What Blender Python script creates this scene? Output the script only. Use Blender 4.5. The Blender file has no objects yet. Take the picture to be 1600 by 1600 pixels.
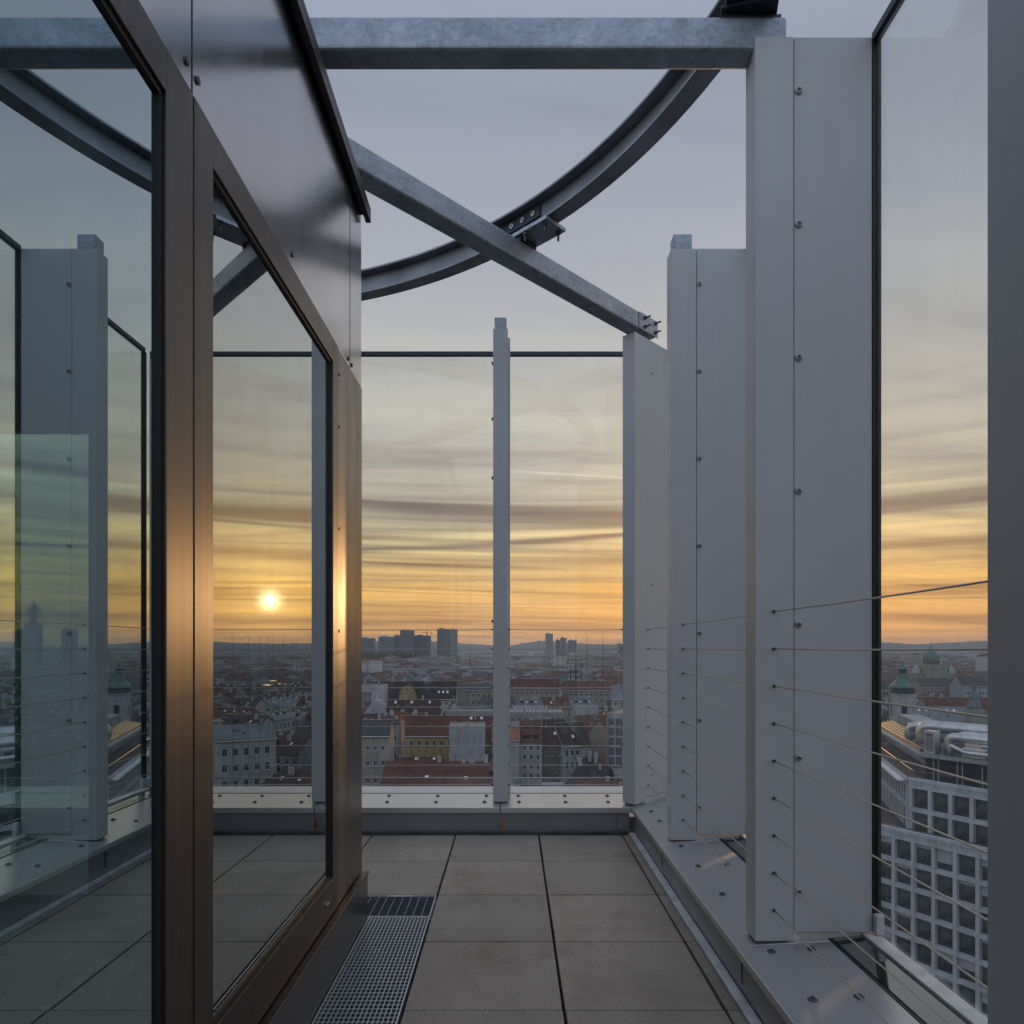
import bpy, math, random
from mathutils import Vector, Matrix
R = math.radians
PI = math.pi
rnd = random.Random(11)
sc = bpy.context.scene
C = sc.collection

# ------------------------------------------------------------------ camera
H = 1.125          # eye height above the paving
F = 1074.0         # focal length in photo pixels (1600 px wide)
YH = 1014.0        # horizon row in the photo
cam = bpy.data.cameras.new('camera')
co = bpy.data.objects.new('camera', cam); C.objects.link(co)
co.location = (0, 0, H); co.rotation_euler = (R(90), 0, 0)
cam.sensor_width = 36; cam.lens = 36 * F / 1600
cam.shift_y = (YH - 800) / 1600
cam.clip_start = 0.05; cam.clip_end = 80000
sc.camera = co

# ------------------------------------------------------------------ render / view
sc.render.engine = 'CYCLES'
sc.view_settings.view_transform = 'Standard'
sc.view_settings.look = 'None'
sc.view_settings.exposure = 0.24
sc.view_settings.gamma = 1.0
sc.cycles.use_denoising = True
sc.cycles.transparent_max_bounces = 24
sc.cycles.max_bounces = 10
sc.cycles.diffuse_bounces = 3
sc.cycles.glossy_bounces = 6
sc.cycles.volume_bounces = 0
sc.cycles.caustics_reflective = False
sc.cycles.caustics_refractive = False
sc.cycles.sample_clamp_indirect = 4.0

# ------------------------------------------------------------------ sun and sky
SUN_EL = R(3.87); SUN_AZ = R(19.4)
sdir = Vector((math.sin(SUN_AZ) * math.cos(SUN_EL), math.cos(SUN_AZ) * math.cos(SUN_EL), math.sin(SUN_EL)))
sl = bpy.data.lights.new('sun', 'SUN'); sl.energy = 0.42; sl.angle = R(0.5); sl.color = (1.0, 0.56, 0.24)
so = bpy.data.objects.new('sun', sl); C.objects.link(so)
so.rotation_euler = (-sdir).to_track_quat('-Z', 'Y').to_euler()

def lin(r, g, b):
    f = lambda c: (c / 255 / 12.92) if c <= 10 else ((c / 255 + .055) / 1.055) ** 2.4
    return (f(r), f(g), f(b), 1)

def N(nt, typ, **kw):
    n = nt.nodes.new(typ)
    for k, v in kw.items(): setattr(n, k, v)
    return n
def L(nt, a, b): nt.links.new(a, b)
def M_(nt, op, a, b=None, clamp=False):
    n = nt.nodes.new('ShaderNodeMath'); n.operation = op; n.use_clamp = clamp
    for i, v in enumerate((a, b)):
        if v is None: continue
        if isinstance(v, (int, float)): n.inputs[i].default_value = v
        else: nt.links.new(v, n.inputs[i])
    return n.outputs[0]
def ramp(nt, fac, stops, interp='LINEAR'):
    n = nt.nodes.new('ShaderNodeValToRGB'); cr = n.color_ramp; cr.interpolation = interp
    while len(cr.elements) < len(stops): cr.elements.new(0.5)
    for e, (p, c) in zip(cr.elements, stops):
        e.position = p
        e.color = c if len(c) == 4 else (*c, 1)
    nt.links.new(fac, n.inputs[0])
    return n.outputs[0]
def mixc(nt, fac, a, b, blend='MIX'):
    n = nt.nodes.new('ShaderNodeMix'); n.data_type = 'RGBA'; n.blend_type = blend; n.clamp_factor = False
    for i, v in ((0, fac), (6, a), (7, b)):
        if isinstance(v, (int, float)): n.inputs[i].default_value = v
        elif isinstance(v, tuple): n.inputs[i].default_value = v
        else: nt.links.new(v, n.inputs[i])
    return n.outputs[2]

def make_world():
    w = bpy.data.worlds.new('World'); sc.world = w; w.use_nodes = True
    nt = w.node_tree; nt.nodes.clear()
    out = N(nt, 'ShaderNodeOutputWorld')
    sky = N(nt, 'ShaderNodeTexSky'); sky.sky_type = 'NISHITA'; sky.sun_disc = False
    sky.sun_elevation = SUN_EL; sky.sun_rotation = SUN_AZ; sky.air_density = 1.4; sky.dust_density = 2.5
    bg1 = N(nt, 'ShaderNodeBackground'); bg1.inputs[1].default_value = 0.06
    L(nt, sky.outputs[0], bg1.inputs[0])
    tc = N(nt, 'ShaderNodeTexCoord')
    sp = N(nt, 'ShaderNodeSeparateXYZ'); L(nt, tc.outputs['Generated'], sp.inputs[0])
    x, y, z = sp.outputs
    front = ramp(nt, z, [(0.0, lin(246, 176, 78)), (0.022, lin(242, 178, 84)), (0.04, lin(226, 170, 96)), (0.095, lin(226, 186, 116)),
                         (0.135, lin(219, 197, 148)), (0.19, lin(195, 189, 168)), (0.28, lin(198, 194, 182)),
                         (0.40, lin(182, 183, 183)), (0.50, lin(164, 168, 180)), (0.62, lin(150, 157, 174)), (0.72, lin(156, 166, 186)), (1.0, lin(164, 178, 200))])
    back = ramp(nt, z, [(0.0, lin(188, 192, 198)), (0.15, lin(208, 215, 222)), (0.45, lin(196, 212, 238)), (1.0, lin(182, 197, 224))])
    hx, hy = math.sin(SUN_AZ), math.cos(SUN_AZ)
    d = M_(nt, 'ADD', M_(nt, 'MULTIPLY', x, hx), M_(nt, 'MULTIPLY', y, hy))
    azf = N(nt, 'ShaderNodeMapRange', interpolation_type='SMOOTHSTEP'); L(nt, d, azf.inputs[0])
    azf.inputs[1].default_value = -0.55; azf.inputs[2].default_value = 0.55
    base = mixc(nt, azf.outputs[0], back, front)
    # streaked altostratus: coordinates on a cloud deck overhead
    zz = M_(nt, 'ADD', M_(nt, 'MAXIMUM', z, 0.0), 0.09)
    cx = M_(nt, 'DIVIDE', x, zz); cy = M_(nt, 'DIVIDE', y, zz)
    cv = N(nt, 'ShaderNodeCombineXYZ')
    L(nt, M_(nt, 'ADD', M_(nt, 'MULTIPLY', cx, 0.42), M_(nt, 'MULTIPLY', cy, 0.06)), cv.inputs[0])
    L(nt, M_(nt, 'ADD', M_(nt, 'MULTIPLY', cy, 1.9), M_(nt, 'MULTIPLY', cx, -0.2)), cv.inputs[1])
    n1 = N(nt, 'ShaderNodeTexNoise'); L(nt, cv.outputs[0], n1.inputs['Vector'])
    n1.inputs['Scale'].default_value = 1.1; n1.inputs['Detail'].default_value = 7; n1.inputs['Roughness'].default_value = 0.56
    n1.inputs['Distortion'].default_value = 0.35
    cv2 = N(nt, 'ShaderNodeCombineXYZ')
    L(nt, M_(nt, 'MULTIPLY', cx, 0.10), cv2.inputs[0]); L(nt, M_(nt, 'MULTIPLY', z, 26), cv2.inputs[1]); cv2.inputs[2].default_value = 3.7
    n2 = N(nt, 'ShaderNodeTexNoise'); L(nt, cv2.outputs[0], n2.inputs['Vector'])
    n2.inputs['Scale'].default_value = 1.6; n2.inputs['Detail'].default_value = 5; n2.inputs['Distortion'].default_value = 0.5
    st = ramp(nt, n1.outputs[0], [(0.32, (0.55, 0.55, 0.62, 1)), (0.44, (0.87, 0.87, 0.89, 1)), (0.56, (1.03, 1.03, 1.0, 1)), (0.72, (1.24, 1.20, 1.08, 1))])
    st2 = ramp(nt, n2.outputs[0], [(0.34, (0.52, 0.51, 0.57, 1)), (0.45, (0.86, 0.85, 0.88, 1)), (0.54, (1.02, 1.01, 1.0, 1)), (0.68, (1.20, 1.16, 1.03, 1))])
    low = ramp(nt, z, [(0.0, (0.45,) * 3), (0.05, (0.9,) * 3), (0.22, (0.95,) * 3), (0.32, (0.55,) * 3), (0.55, (0.38,) * 3), (1, (0.35,) * 3)])
    low2 = ramp(nt, z, [(0.0, (0.5,) * 3), (0.05, (0.95,) * 3), (0.20, (0.95,) * 3), (0.27, (0.25,) * 3), (0.40, (0.0,) * 3)])
    col = mixc(nt, low, base, st, 'MULTIPLY')
    col = mixc(nt, low2, col, st2, 'MULTIPLY')
    cv3 = N(nt, 'ShaderNodeCombineXYZ')
    L(nt, M_(nt, 'MULTIPLY', cx, 0.16), cv3.inputs[0]); L(nt, M_(nt, 'ADD', M_(nt, 'MULTIPLY', z, 95), M_(nt, 'MULTIPLY', x, 2.2)), cv3.inputs[1]); cv3.inputs[2].default_value = 9.1
    n3 = N(nt, 'ShaderNodeTexNoise'); L(nt, cv3.outputs[0], n3.inputs['Vector'])
    n3.inputs['Scale'].default_value = 1.3; n3.inputs['Detail'].default_value = 6; n3.inputs['Distortion'].default_value = 0.7
    st3 = ramp(nt, n3.outputs[0], [(0.36, (0.55, 0.53, 0.56, 1)), (0.5, (1.0, 1.0, 1.0, 1)), (0.66, (1.22, 1.18, 1.0, 1))])
    low3 = ramp(nt, z, [(0.0, (0.3,) * 3), (0.03, (0.8,) * 3), (0.16, (0.7,) * 3), (0.24, (0.0,) * 3)])
    col = mixc(nt, low3, col, st3, 'MULTIPLY')
    # two long grey bars of cloud
    wob = M_(nt, 'MULTIPLY', M_(nt, 'SUBTRACT', n2.outputs[0], 0.5), 0.03)
    def bar(z0, wd, amt, tilt, col):
        a = M_(nt, 'SUBTRACT', M_(nt, 'SUBTRACT', M_(nt, 'SUBTRACT', z, z0), M_(nt, 'MULTIPLY', x, tilt)), wob)
        a = M_(nt, 'DIVIDE', a, wd); a = M_(nt, 'MULTIPLY', a, a)
        e = M_(nt, 'POWER', 2.718, M_(nt, 'MULTIPLY', a, -1.0))
        k = N(nt, 'ShaderNodeMapRange'); L(nt, n1.outputs[0], k.inputs[0]); k.inputs[1].default_value = 0.25; k.inputs[2].default_value = 0.6
        e = M_(nt, 'MULTIPLY', e, M_(nt, 'MULTIPLY', M_(nt, 'ADD', k.outputs[0], 0.4), amt), True)
        return mixc(nt, e, col, lin(118, 110, 106))
    col = bar(0.197, 0.008, 0.85, -0.03, col)
    col = bar(0.150, 0.004, 0.8, 0.05, col)
    col = bar(0.172, 0.006, 0.45, 0.03, col)
    col = bar(0.098, 0.003, 0.4, 0.02, col)
    # a pale vapour trail, a thin straight line on the sky
    da = Vector((0, F, YH - 736)).normalized(); db = Vector((185, F, YH - 747)).normalized(); nn = da.cross(db).normalized()
    vd = N(nt, 'ShaderNodeVectorMath', operation='DOT_PRODUCT'); L(nt, tc.outputs['Generated'], vd.inputs[0]); vd.inputs[1].default_value = nn
    q = M_(nt, 'DIVIDE', vd.outputs['Value'], .0011); q = M_(nt, 'POWER', 2.718, M_(nt, 'MULTIPLY', M_(nt, 'MULTIPLY', q, q), -1.0))
    k2 = N(nt, 'ShaderNodeMapRange'); L(nt, x, k2.inputs[0]); k2.inputs[1].default_value = 0.0; k2.inputs[2].default_value = 0.04
    q = M_(nt, 'MULTIPLY', M_(nt, 'MULTIPLY', q, M_(nt, 'MULTIPLY', k2.outputs[0], M_(nt, 'LESS_THAN', x, .2))), M_(nt, 'MULTIPLY', M_(nt, 'GREATER_THAN', y, 0.0), .6))
    col = mixc(nt, q, col, lin(235, 228, 212))
    # glow and disc of the veiled sun
    dn = N(nt, 'ShaderNodeVectorMath', operation='DOT_PRODUCT'); L(nt, tc.outputs['Generated'], dn.inputs[0]); dn.inputs[1].default_value = sdir
    dd = dn.outputs['Value']
    def glow(p, c, cl):
        g = M_(nt, 'POWER', M_(nt, 'MAXIMUM', dd, 0.0), p)
        return mixc(nt, M_(nt, 'MULTIPLY', g, c), (0, 0, 0, 1), cl)
    g1 = glow(16, 0.36, (1.0, 0.44, 0.06, 1))
    lowz = ramp(nt, z, [(0.0, (1, 1, 1)), (0.09, (0.85,) * 3), (0.2, (0.22,) * 3), (0.4, (0.0,) * 3)])
    g1 = mixc(nt, 1.0, g1, lowz, 'MULTIPLY')
    g2 = glow(420, 0.85, (1.0, 0.62, 0.18, 1)); g3 = glow(14000, 4.5, (1.0, 0.82, 0.48, 1))
    add = lambda a, b: mixc(nt, 1.0, a, b, 'ADD')
    veil = mixc(nt, 0.9, st2, st3, 'MULTIPLY')
    col = add(add(add(col, mixc(nt, 1.0, g1, st, 'MULTIPLY')), mixc(nt, 0.9, g2, veil, 'MULTIPLY')), mixc(nt, 0.75, g3, veil, 'MULTIPLY'))
    bg2 = N(nt, 'ShaderNodeBackground'); L(nt, col, bg2.inputs[0]); bg2.inputs[1].default_value = 1.0
    mx = N(nt, 'ShaderNodeMixShader'); mx.inputs[0].default_value = 0.88
    L(nt, bg1.outputs[0], mx.inputs[1]); L(nt, bg2.outputs[0], mx.inputs[2]); L(nt, mx.outputs[0], out.inputs[0])
make_world()

# ------------------------------------------------------------------ materials
def principled(name, col, rough=0.5, metal=0.0, spec=0.5):
    m = bpy.data.materials.new(name); m.use_nodes = True
    b = m.node_tree.nodes['Principled BSDF']
    b.inputs['Base Color'].default_value = (*col[:3], 1)
    b.inputs['Roughness'].default_value = rough; b.inputs['Metallic'].default_value = metal
    b.inputs['Specular IOR Level'].default_value = spec
    return m
def bsdf(m): return m.node_tree.nodes['Principled BSDF']
def noise(nt, scale, detail=4, vec=None, rough=0.5, coord='Object'):
    n = N(nt, 'ShaderNodeTexNoise'); n.inputs['Scale'].default_value = scale; n.inputs['Detail'].default_value = detail
    n.inputs['Roughness'].default_value = rough
    if vec is None:
        t = N(nt, 'ShaderNodeTexCoord'); vec = t.outputs[coord]
    L(nt, vec, n.inputs['Vector']); return n.outputs[0]
def mapped(nt, scale, coord='Object'):
    t = N(nt, 'ShaderNodeTexCoord'); mp = N(nt, 'ShaderNodeMapping'); mp.inputs['Scale'].default_value = scale
    L(nt, t.outputs[coord], mp.inputs[0]); return mp.outputs[0]
def bump(m, h, strength=0.1, dist=0.01):
    nt = m.node_tree; b = N(nt, 'ShaderNodeBump'); b.inputs['Strength'].default_value = strength; b.inputs['Distance'].default_value = dist
    L(nt, h, b.inputs['Height']); L(nt, b.outputs[0], bsdf(m).inputs['Normal'])
def vary(m, c0, c1, scale, detail=4, stretch=None, lo=0.35, hi=0.65):
    nt = m.node_tree
    v = mapped(nt, stretch) if stretch else None
    c = ramp(nt, noise(nt, scale, detail, v), [(lo, c0), (hi, c1)])
    L(nt, c, bsdf(m).inputs['Base Color']); return m

MAT = {}
def mk():
    m = principled('white_coat', (.56, .57, .60), .42); nt = m.node_tree
    c = ramp(nt, noise(nt, 1.3, 4), [(.35, (.585, .61, .632)), (.65, (.635, .66, .682))])
    drip = ramp(nt, noise(nt, 4, 6, mapped(nt, (2.6, 2.6, .14)), .6), [(.30, (.80, .79, .77)), (.46, (.98, .98, .98)), (.8, (1.03, 1.03, 1.03))])
    c = mixc(nt, .22, c, drip, 'MULTIPLY')
    L(nt, mixc(nt, 1.0, c, ramp(nt, noise(nt, 34, 5, None, .7), [(.26, (.82, .81, .79)), (.36, (1, 1, 1))]), 'MULTIPLY'), bsdf(m).inputs['Base Color']); bump(m, noise(nt, 2.6, 2), .03, .03)
    L(nt, ramp(nt, noise(nt, 7, 5), [(.3, (.34,) * 3), (.7, (.48,) * 3)]), bsdf(m).inputs['Roughness']); MAT['white'] = m
    m = principled('aluminium_cap', (.6, .62, .65), .3, .75); vary(m, (.61, .62, .64), (.66, .67, .69), 1.6, 4)
    nt = m.node_tree; L(nt, ramp(nt, noise(nt, 9, 6), [(.3, (.29,) * 3), (.7, (.33,) * 3)]), bsdf(m).inputs['Roughness']); MAT['cap'] = m
    m = principled('grey_sheet', (.3, .31, .33), .4, .3); vary(m, (.27, .28, .30), (.34, .35, .37), 2.5, 5); MAT['sheet'] = m
    m = principled('light_flashing', (.7, .7, .7), .45, .1); vary(m, (.62, .63, .65), (.84, .84, .84), 14, 6); MAT['flash'] = m
    m = principled('membrane', (.10, .105, .11), .6); vary(m, (.08, .085, .09), (.13, .135, .14), 9, 5); MAT['membrane'] = m
    m = principled('galvanised', (.4, .44, .5), .42, .75); nt = m.node_tree
    v = N(nt, 'ShaderNodeTexVoronoi'); v.inputs['Scale'].default_value = 70
    t = N(nt, 'ShaderNodeTexCoord'); L(nt, t.outputs['Object'], v.inputs['Vector'])
    sp = N(nt, 'ShaderNodeSeparateColor'); L(nt, v.outputs['Color'], sp.inputs[0])
    n1 = noise(nt, 7, 7, None, .65)
    f = M_(nt, 'ADD', M_(nt, 'MULTIPLY', sp.outputs[0], .17), M_(nt, 'MULTIPLY', n1, .80))
    gc = ramp(nt, f, [(.26, (.27, .305, .355)), (.5, (.37, .41, .465)), (.78, (.49, .535, .60))])
    scr = ramp(nt, noise(nt, 14, 7, mapped(nt, (1.2, 1.2, 9)), .68), [(.33, (.55, .55, .56)), (.45, (1, 1, 1)), (.66, (1.0, 1.0, 1.0)), (.74, (1.3, 1.3, 1.3))])
    L(nt, mixc(nt, .55, gc, scr, 'MULTIPLY'), bsdf(m).inputs['Base Color'])
    L(nt, ramp(nt, f, [(.3, (.55,) * 3), (.8, (.36,) * 3)]), bsdf(m).inputs['Roughness']); MAT['galv'] = m
    m = principled('ring_steel', (.34, .36, .40), .5, .5); vary(m, (.24, .255, .28), (.36, .38, .42), 5, 7); MAT['ring'] = m
    m = principled('stainless', (.46, .44, .42), .34, 1.0); MAT['steel'] = m
    m = principled('dark_bolt', (.12, .12, .13), .45, .6); MAT['bolt'] = m
    m = principled('screw_zinc', (.44, .45, .46), .4, .35); MAT['screw'] = m
    m = principled('black_rubber', (.012, .012, .013), .5); MAT['rubber'] = m
    m = principled('anthracite_panel', (.30, .29, .30), .2, 1.0); nt = m.node_tree
    L(nt, ramp(nt, noise(nt, 3, 6, mapped(nt, (1, 1, .25))), [(.35, (.50, .485, .49)), (.65, (.58, .565, .57))]), bsdf(m).inputs['Base Color'])
    L(nt, ramp(nt, noise(nt, 5, 6, mapped(nt, (1, 3, .3))), [(.3, (.17,) * 3), (.7, (.21,) * 3)]), bsdf(m).inputs['Roughness'])
    bump(m, noise(nt, 1.5, 1), .006, .05); MAT['fascia'] = m
    m = principled('bronze_frame', (.26, .23, .22), .37, .95); nt = m.node_tree
    L(nt, ramp(nt, noise(nt, 9, 5, mapped(nt, (6, 6, .15))), [(.35, (.098, .090, .085)), (.65, (.122, .112, .106))]), bsdf(m).inputs['Base Color'])
    MAT['bronze'] = m
    m = principled('smoky_panel', (.20, .178, .165), .30, .95); nt = m.node_tree
    L(nt, ramp(nt, noise(nt, 4, 6, mapped(nt, (3, 3, .6))), [(.3, (.30,) * 3), (.75, (.42,) * 3)]), bsdf(m).inputs['Roughness'])
    bump(m, noise(nt, 3, 3), .02, .05); MAT['endpanel'] = m
    m = principled('dark_plinth', (.16, .155, .155), .3, .8); MAT['plinth'] = m
    m = principled('black_coping', (.035, .035, .04), .38, .2); MAT['coping'] = m
    m = principled('interior_dark', (.05, .05, .055), .7); MAT['interior'] = m
    m = principled('interior_floor', (.07, .065, .06), .5); MAT['intfloor'] = m
    m = principled('interior_white', (.32, .33, .34), .6); MAT['intwhite'] = m
    # concrete slabs
    m = principled('concrete_slab', (.2, .19, .175), .75); nt = m.node_tree
    t = N(nt, 'ShaderNodeTexCoord'); g = N(nt, 'ShaderNodeNewGeometry')
    fine = noise(nt, 170, 3, t.outputs['Object'], .75); big = noise(nt, 3.2, 7, t.outputs['Object'], .62)
    c = ramp(nt, big, [(.28, (.318, .268, .218)), (.5, (.372, .316, .26)), (.72, (.43, .368, .306))])
    c = mixc(nt, .75, c, ramp(nt, fine, [(.30, (.50,) * 3), (.5, (1.0,) * 3), (.70, (1.5,) * 3)]), 'MULTIPLY')
    stain = ramp(nt, noise(nt, 1.7, 8, t.outputs['Object'], .66), [(.38, (.74, .73, .71)), (.5, (1, 1, 1)), (.7, (1.06, 1.06, 1.05))])
    c = mixc(nt, .8, c, stain, 'MULTIPLY')
    c = mixc(nt, 1.0, c, ramp(nt, g.outputs['Random Per Island'], [(0, (.86, .86, .87)), (1, (1.10, 1.08, 1.05))]), 'MULTIPLY')
    spots = ramp(nt, noise(nt, 9, 2, t.outputs['Object'], .4), [(.735, (0, 0, 0)), (.76, (1, 1, 1))])
    c = mixc(nt, M_(nt, 'MULTIPLY', spots, .35), c, (.5, .5, .5, 1))
    L(nt, c, bsdf(m).inputs['Base Color']); bump(m, fine, .25, .002)
    L(nt, ramp(nt, big, [(.3, (.55,) * 3), (.7, (.8,) * 3)]), bsdf(m).inputs['Roughness']); MAT['slab'] = m
    m = principled('grit', (.03, .03, .03), .95); vary(m, (.012,) * 3, (.06,) * 3, 260, 2); MAT['grit'] = m
    m = principled('glass_strip', (.30, .33, .32), .06, .9); MAT['mirrorstrip'] = m
    m = principled('painted_lit_slot', (.55, .25, .12), .4, .7); MAT['copper'] = m  # copper tone painted for the sunlit parapet slot; the flue pipes share it
    m = principled('dark_weld', (.06, .07, .09), .5, .5); MAT['darksteel'] = m
    # window glass
    def pane(name, tint, a, k, rough=0.0, ior=1.5, gc=(.95, .975, .97)):
        m = bpy.data.materials.new(name); m.use_nodes = True; nt = m.node_tree; nt.nodes.clear()
        o = N(nt, 'ShaderNodeOutputMaterial'); tr = N(nt, 'ShaderNodeBsdfTransparent'); tr.inputs[0].default_value = (*tint, 1)
        gl = N(nt, 'ShaderNodeBsdfGlossy'); gl.inputs['Roughness'].default_value = rough; gl.inputs['Color'].default_value = (*gc, 1)
        fr = N(nt, 'ShaderNodeFresnel'); fr.inputs[0].default_value = ior
        # front side and back side must reflect alike
        geo = N(nt, 'ShaderNodeNewGeometry')
        i = N(nt, 'ShaderNodeMix'); i.data_type = 'FLOAT'; L(nt, geo.outputs['Backfacing'], i.inputs[0]); i.inputs[2].default_value = ior; i.inputs[3].default_value = 1 / ior
        L(nt, i.outputs[0], fr.inputs[0])
        fac = M_(nt, 'ADD', M_(nt, 'MULTIPLY', fr.outputs[0], k), a, True)
        mx = N(nt, 'ShaderNodeMixShader'); L(nt, fac, mx.inputs[0]); L(nt, tr.outputs[0], mx.inputs[1]); L(nt, gl.outputs[0], mx.inputs[2])
        df = N(nt, 'ShaderNodeBsdfDiffuse'); df.inputs[0].default_value = (.5, .5, .48, 1)
        sm = ramp(nt, noise(nt, 5, 7, mapped(nt, (1.4, 1.4, .35)), .68), [(.48, (0, 0, 0)), (.72, (.026,) * 3)])
        m2 = N(nt, 'ShaderNodeMixShader'); L(nt, sm, m2.inputs[0]); L(nt, mx.outputs[0], m2.inputs[1]); L(nt, df.outputs[0], m2.inputs[2])
        L(nt, m2.outputs[0], o.inputs[0]); return m
    MAT['clear'] = pane('clear_glass', (.976, .977, .966), 0.0, 0.7)
    MAT['solar'] = pane('solar_glass', (.52, .66, .62), 0.43, .95, gc=(.90, .955, .96))
    MAT['doorsolar'] = pane('tinted_door_glass', (.44, .585, .57), 0.46, .95, gc=(.79, .945, .99))
    MAT['inner'] = pane('inner_glass', (.75, .84, .80), 0.06, 0.6)
    MAT['doorglass'] = pane('door_glass', (.78, .9, .86), 0.04, 0.7)
mk()

# ------------------------------------------------------------------ mesh helpers
class MB:
    def __init__(s): s.v = []; s.f = []; s.m = []
    def poly(s, pts, m=0):
        b = len(s.v); s.v += [tuple(p) for p in pts]; s.f.append(tuple(range(b, b + len(pts)))); s.m.append(m)
    def hexa(s, p, m=0):
        b = len(s.v); s.v += [tuple(q) for q in p]
        for q in ((0, 3, 2, 1), (4, 5, 6, 7), (0, 1, 5, 4), (1, 2, 6, 5), (2, 3, 7, 6), (3, 0, 4, 7)):
            s.f.append(tuple(b + i for i in q)); s.m.append(m)
    def box(s, x0, x1, y0, y1, z0, z1, m=0):
        s.hexa([(x0, y0, z0), (x1, y0, z0), (x1, y1, z0), (x0, y1, z0), (x0, y0, z1), (x1, y0, z1), (x1, y1, z1), (x0, y1, z1)], m)
    def prism(s, pts, z0, z1, m=0, mtop=None):
        n = len(pts); b = len(s.v)
        s.v += [(p[0], p[1], z0) for p in pts] + [(p[0], p[1], z1) for p in pts]
        s.f.append(tuple(reversed(range(b, b + n)))); s.m.append(m)
        s.f.append(tuple(range(b + n, b + 2 * n))); s.m.append(m if mtop is None else mtop)
        for i in range(n):
            j = (i + 1) % n; s.f.append((b + i, b + j, b + n + j, b + n + i)); s.m.append(m)
    def extrude(s, pts, d, m=0):
        n = len(pts); b = len(s.v); d = Vector(d)
        s.v += [tuple(p) for p in pts] + [tuple(Vector(p) + d) for p in pts]
        s.f.append(tuple(range(b, b + n))); s.m.append(m); s.f.append(tuple(reversed(range(b + n, b + 2 * n)))); s.m.append(m)
        for i in range(n):
            j = (i + 1) % n; s.f.append((b + j, b + i, b + n + i, b + n + j)); s.m.append(m)
    def cyl(s, p0, p1, r0, r1=None, n=12, m=0):
        r1 = r0 if r1 is None else r1
        p0 = Vector(p0); p1 = Vector(p1); ax = (p1 - p0).normalized()
        u = ax.orthogonal().normalized(); w = ax.cross(u); b = len(s.v)
        for p, r in ((p0, r0), (p1, r1)):
            for i in range(n):
                a = 2 * PI * i / n; s.v.append(tuple(p + (u * math.cos(a) + w * math.sin(a)) * r))
        for i in range(n):
            j = (i + 1) % n; s.f.append((b + i, b + j, b + n + j, b + n + i)); s.m.append(m)
        s.f.append(tuple(reversed(range(b, b + n)))); s.m.append(m); s.f.append(tuple(range(b + n, b + 2 * n))); s.m.append(m)
    def lathe(s, prof, c=(0, 0), n=16, m=0, ph=0):
        b = len(s.v)
        for r, z in prof:
            for i in range(n):
                a = 2 * PI * i / n + ph; s.v.append((c[0] + r * math.cos(a), c[1] + r * math.sin(a), z))
        for k in range(len(prof) - 1):
            for i in range(n):
                j = (i + 1) % n; s.f.append((b + k * n + i, b + k * n + j, b + k * n + n + j, b + k * n + n + i)); s.m.append(m)
        s.f.append(tuple(reversed(range(b, b + n)))); s.m.append(m)
        e = b + (len(prof) - 1) * n; s.f.append(tuple(range(e, e + n))); s.m.append(m)
    def tube(s, pts, r, n=8, m=0):
        b = len(s.v); P = [Vector(p) for p in pts]; t0 = (P[1] - P[0]).normalized(); u = t0.orthogonal().normalized()
        for k, p in enumerate(P):
            t = (P[min(k + 1, len(P) - 1)] - P[max(k - 1, 0)]).normalized()
            u = (u - t * u.dot(t)).normalized(); w = t.cross(u)
            for i in range(n):
                a = 2 * PI * (i + .5) / n; s.v.append(tuple(p + (u * math.cos(a) + w * math.sin(a)) * r))
        for k in range(len(P) - 1):
            for i in range(n):
                j = (i + 1) % n; s.f.append((b + k * n + i, b + k * n + j, b + k * n + n + j, b + k * n + n + i)); s.m.append(m)
        s.f.append(tuple(reversed(range(b, b + n)))); s.m.append(m); e = b + (len(P) - 1) * n; s.f.append(tuple(range(e, e + n))); s.m.append(m)
    def mesh(s, name, mats, smooth=False):
        me = bpy.data.meshes.new(name); me.from_pydata(s.v, [], s.f)
        for mm in (mats if isinstance(mats, (list, tuple)) else [mats]): me.materials.append(mm)
        me.polygons.foreach_set('material_index', s.m)
        if smooth: me.polygons.foreach_set('use_smooth', [True] * len(s.f))
        me.update(); return me
    def build(s, name, mats, parent=None, bev=0, smooth=False, seg=2):
        return put(name, s.mesh(name, mats, smooth), parent, bev, seg)
def put(name, me, parent=None, bev=0, seg=2, loc=None, rz=None):
    o = bpy.data.objects.new(name, me); C.objects.link(o)
    if parent: o.parent = parent
    if loc: o.location = loc
    if rz is not None: o.rotation_euler.z = rz
    if bev:
        b = o.modifiers.new('bevel', 'BEVEL'); b.width = bev; b.segments = seg; b.limit_method = 'ANGLE'; b.angle_limit = R(40)
    return o
def tag(o, label, cat, group=None, kind=None):
    if label: o['label'] = label
    if cat: o['category'] = cat
    if group: o['group'] = group
    if kind: o['kind'] = kind
    return o
def thing(name, label, cat, loc=(0, 0, 0), rz=0, group=None):
    o = bpy.data.objects.new(name, None); C.objects.link(o); o.location = loc; o.rotation_euler.z = rz
    o.empty_display_size = .2
    return tag(o, label, cat, group)
def kids(o): return [c for c in bpy.data.objects if c.parent == o]
def dup(o, loc=None, rz=None, label=None, group=None, ch=None):
    """a thing with copies of its parts and sub-parts"""
    r = o.copy(); C.objects.link(r)
    if loc is not None: r.location = loc
    if rz is not None: r.rotation_euler.z = rz
    if label: r['label'] = label
    if group: r['group'] = group
    for c in (ch if ch is not None else kids(o)):
        k = c.copy(); C.objects.link(k); k.parent = r
        if ch is None:
            for d in kids(c):
                q = d.copy(); C.objects.link(q); q.parent = k
    return r
def box(name, mats, b, parent=None, bev=0, seg=2):
    m = MB(); m.box(*b); return m.build(name, mats, parent, bev, seg=seg)

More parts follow.
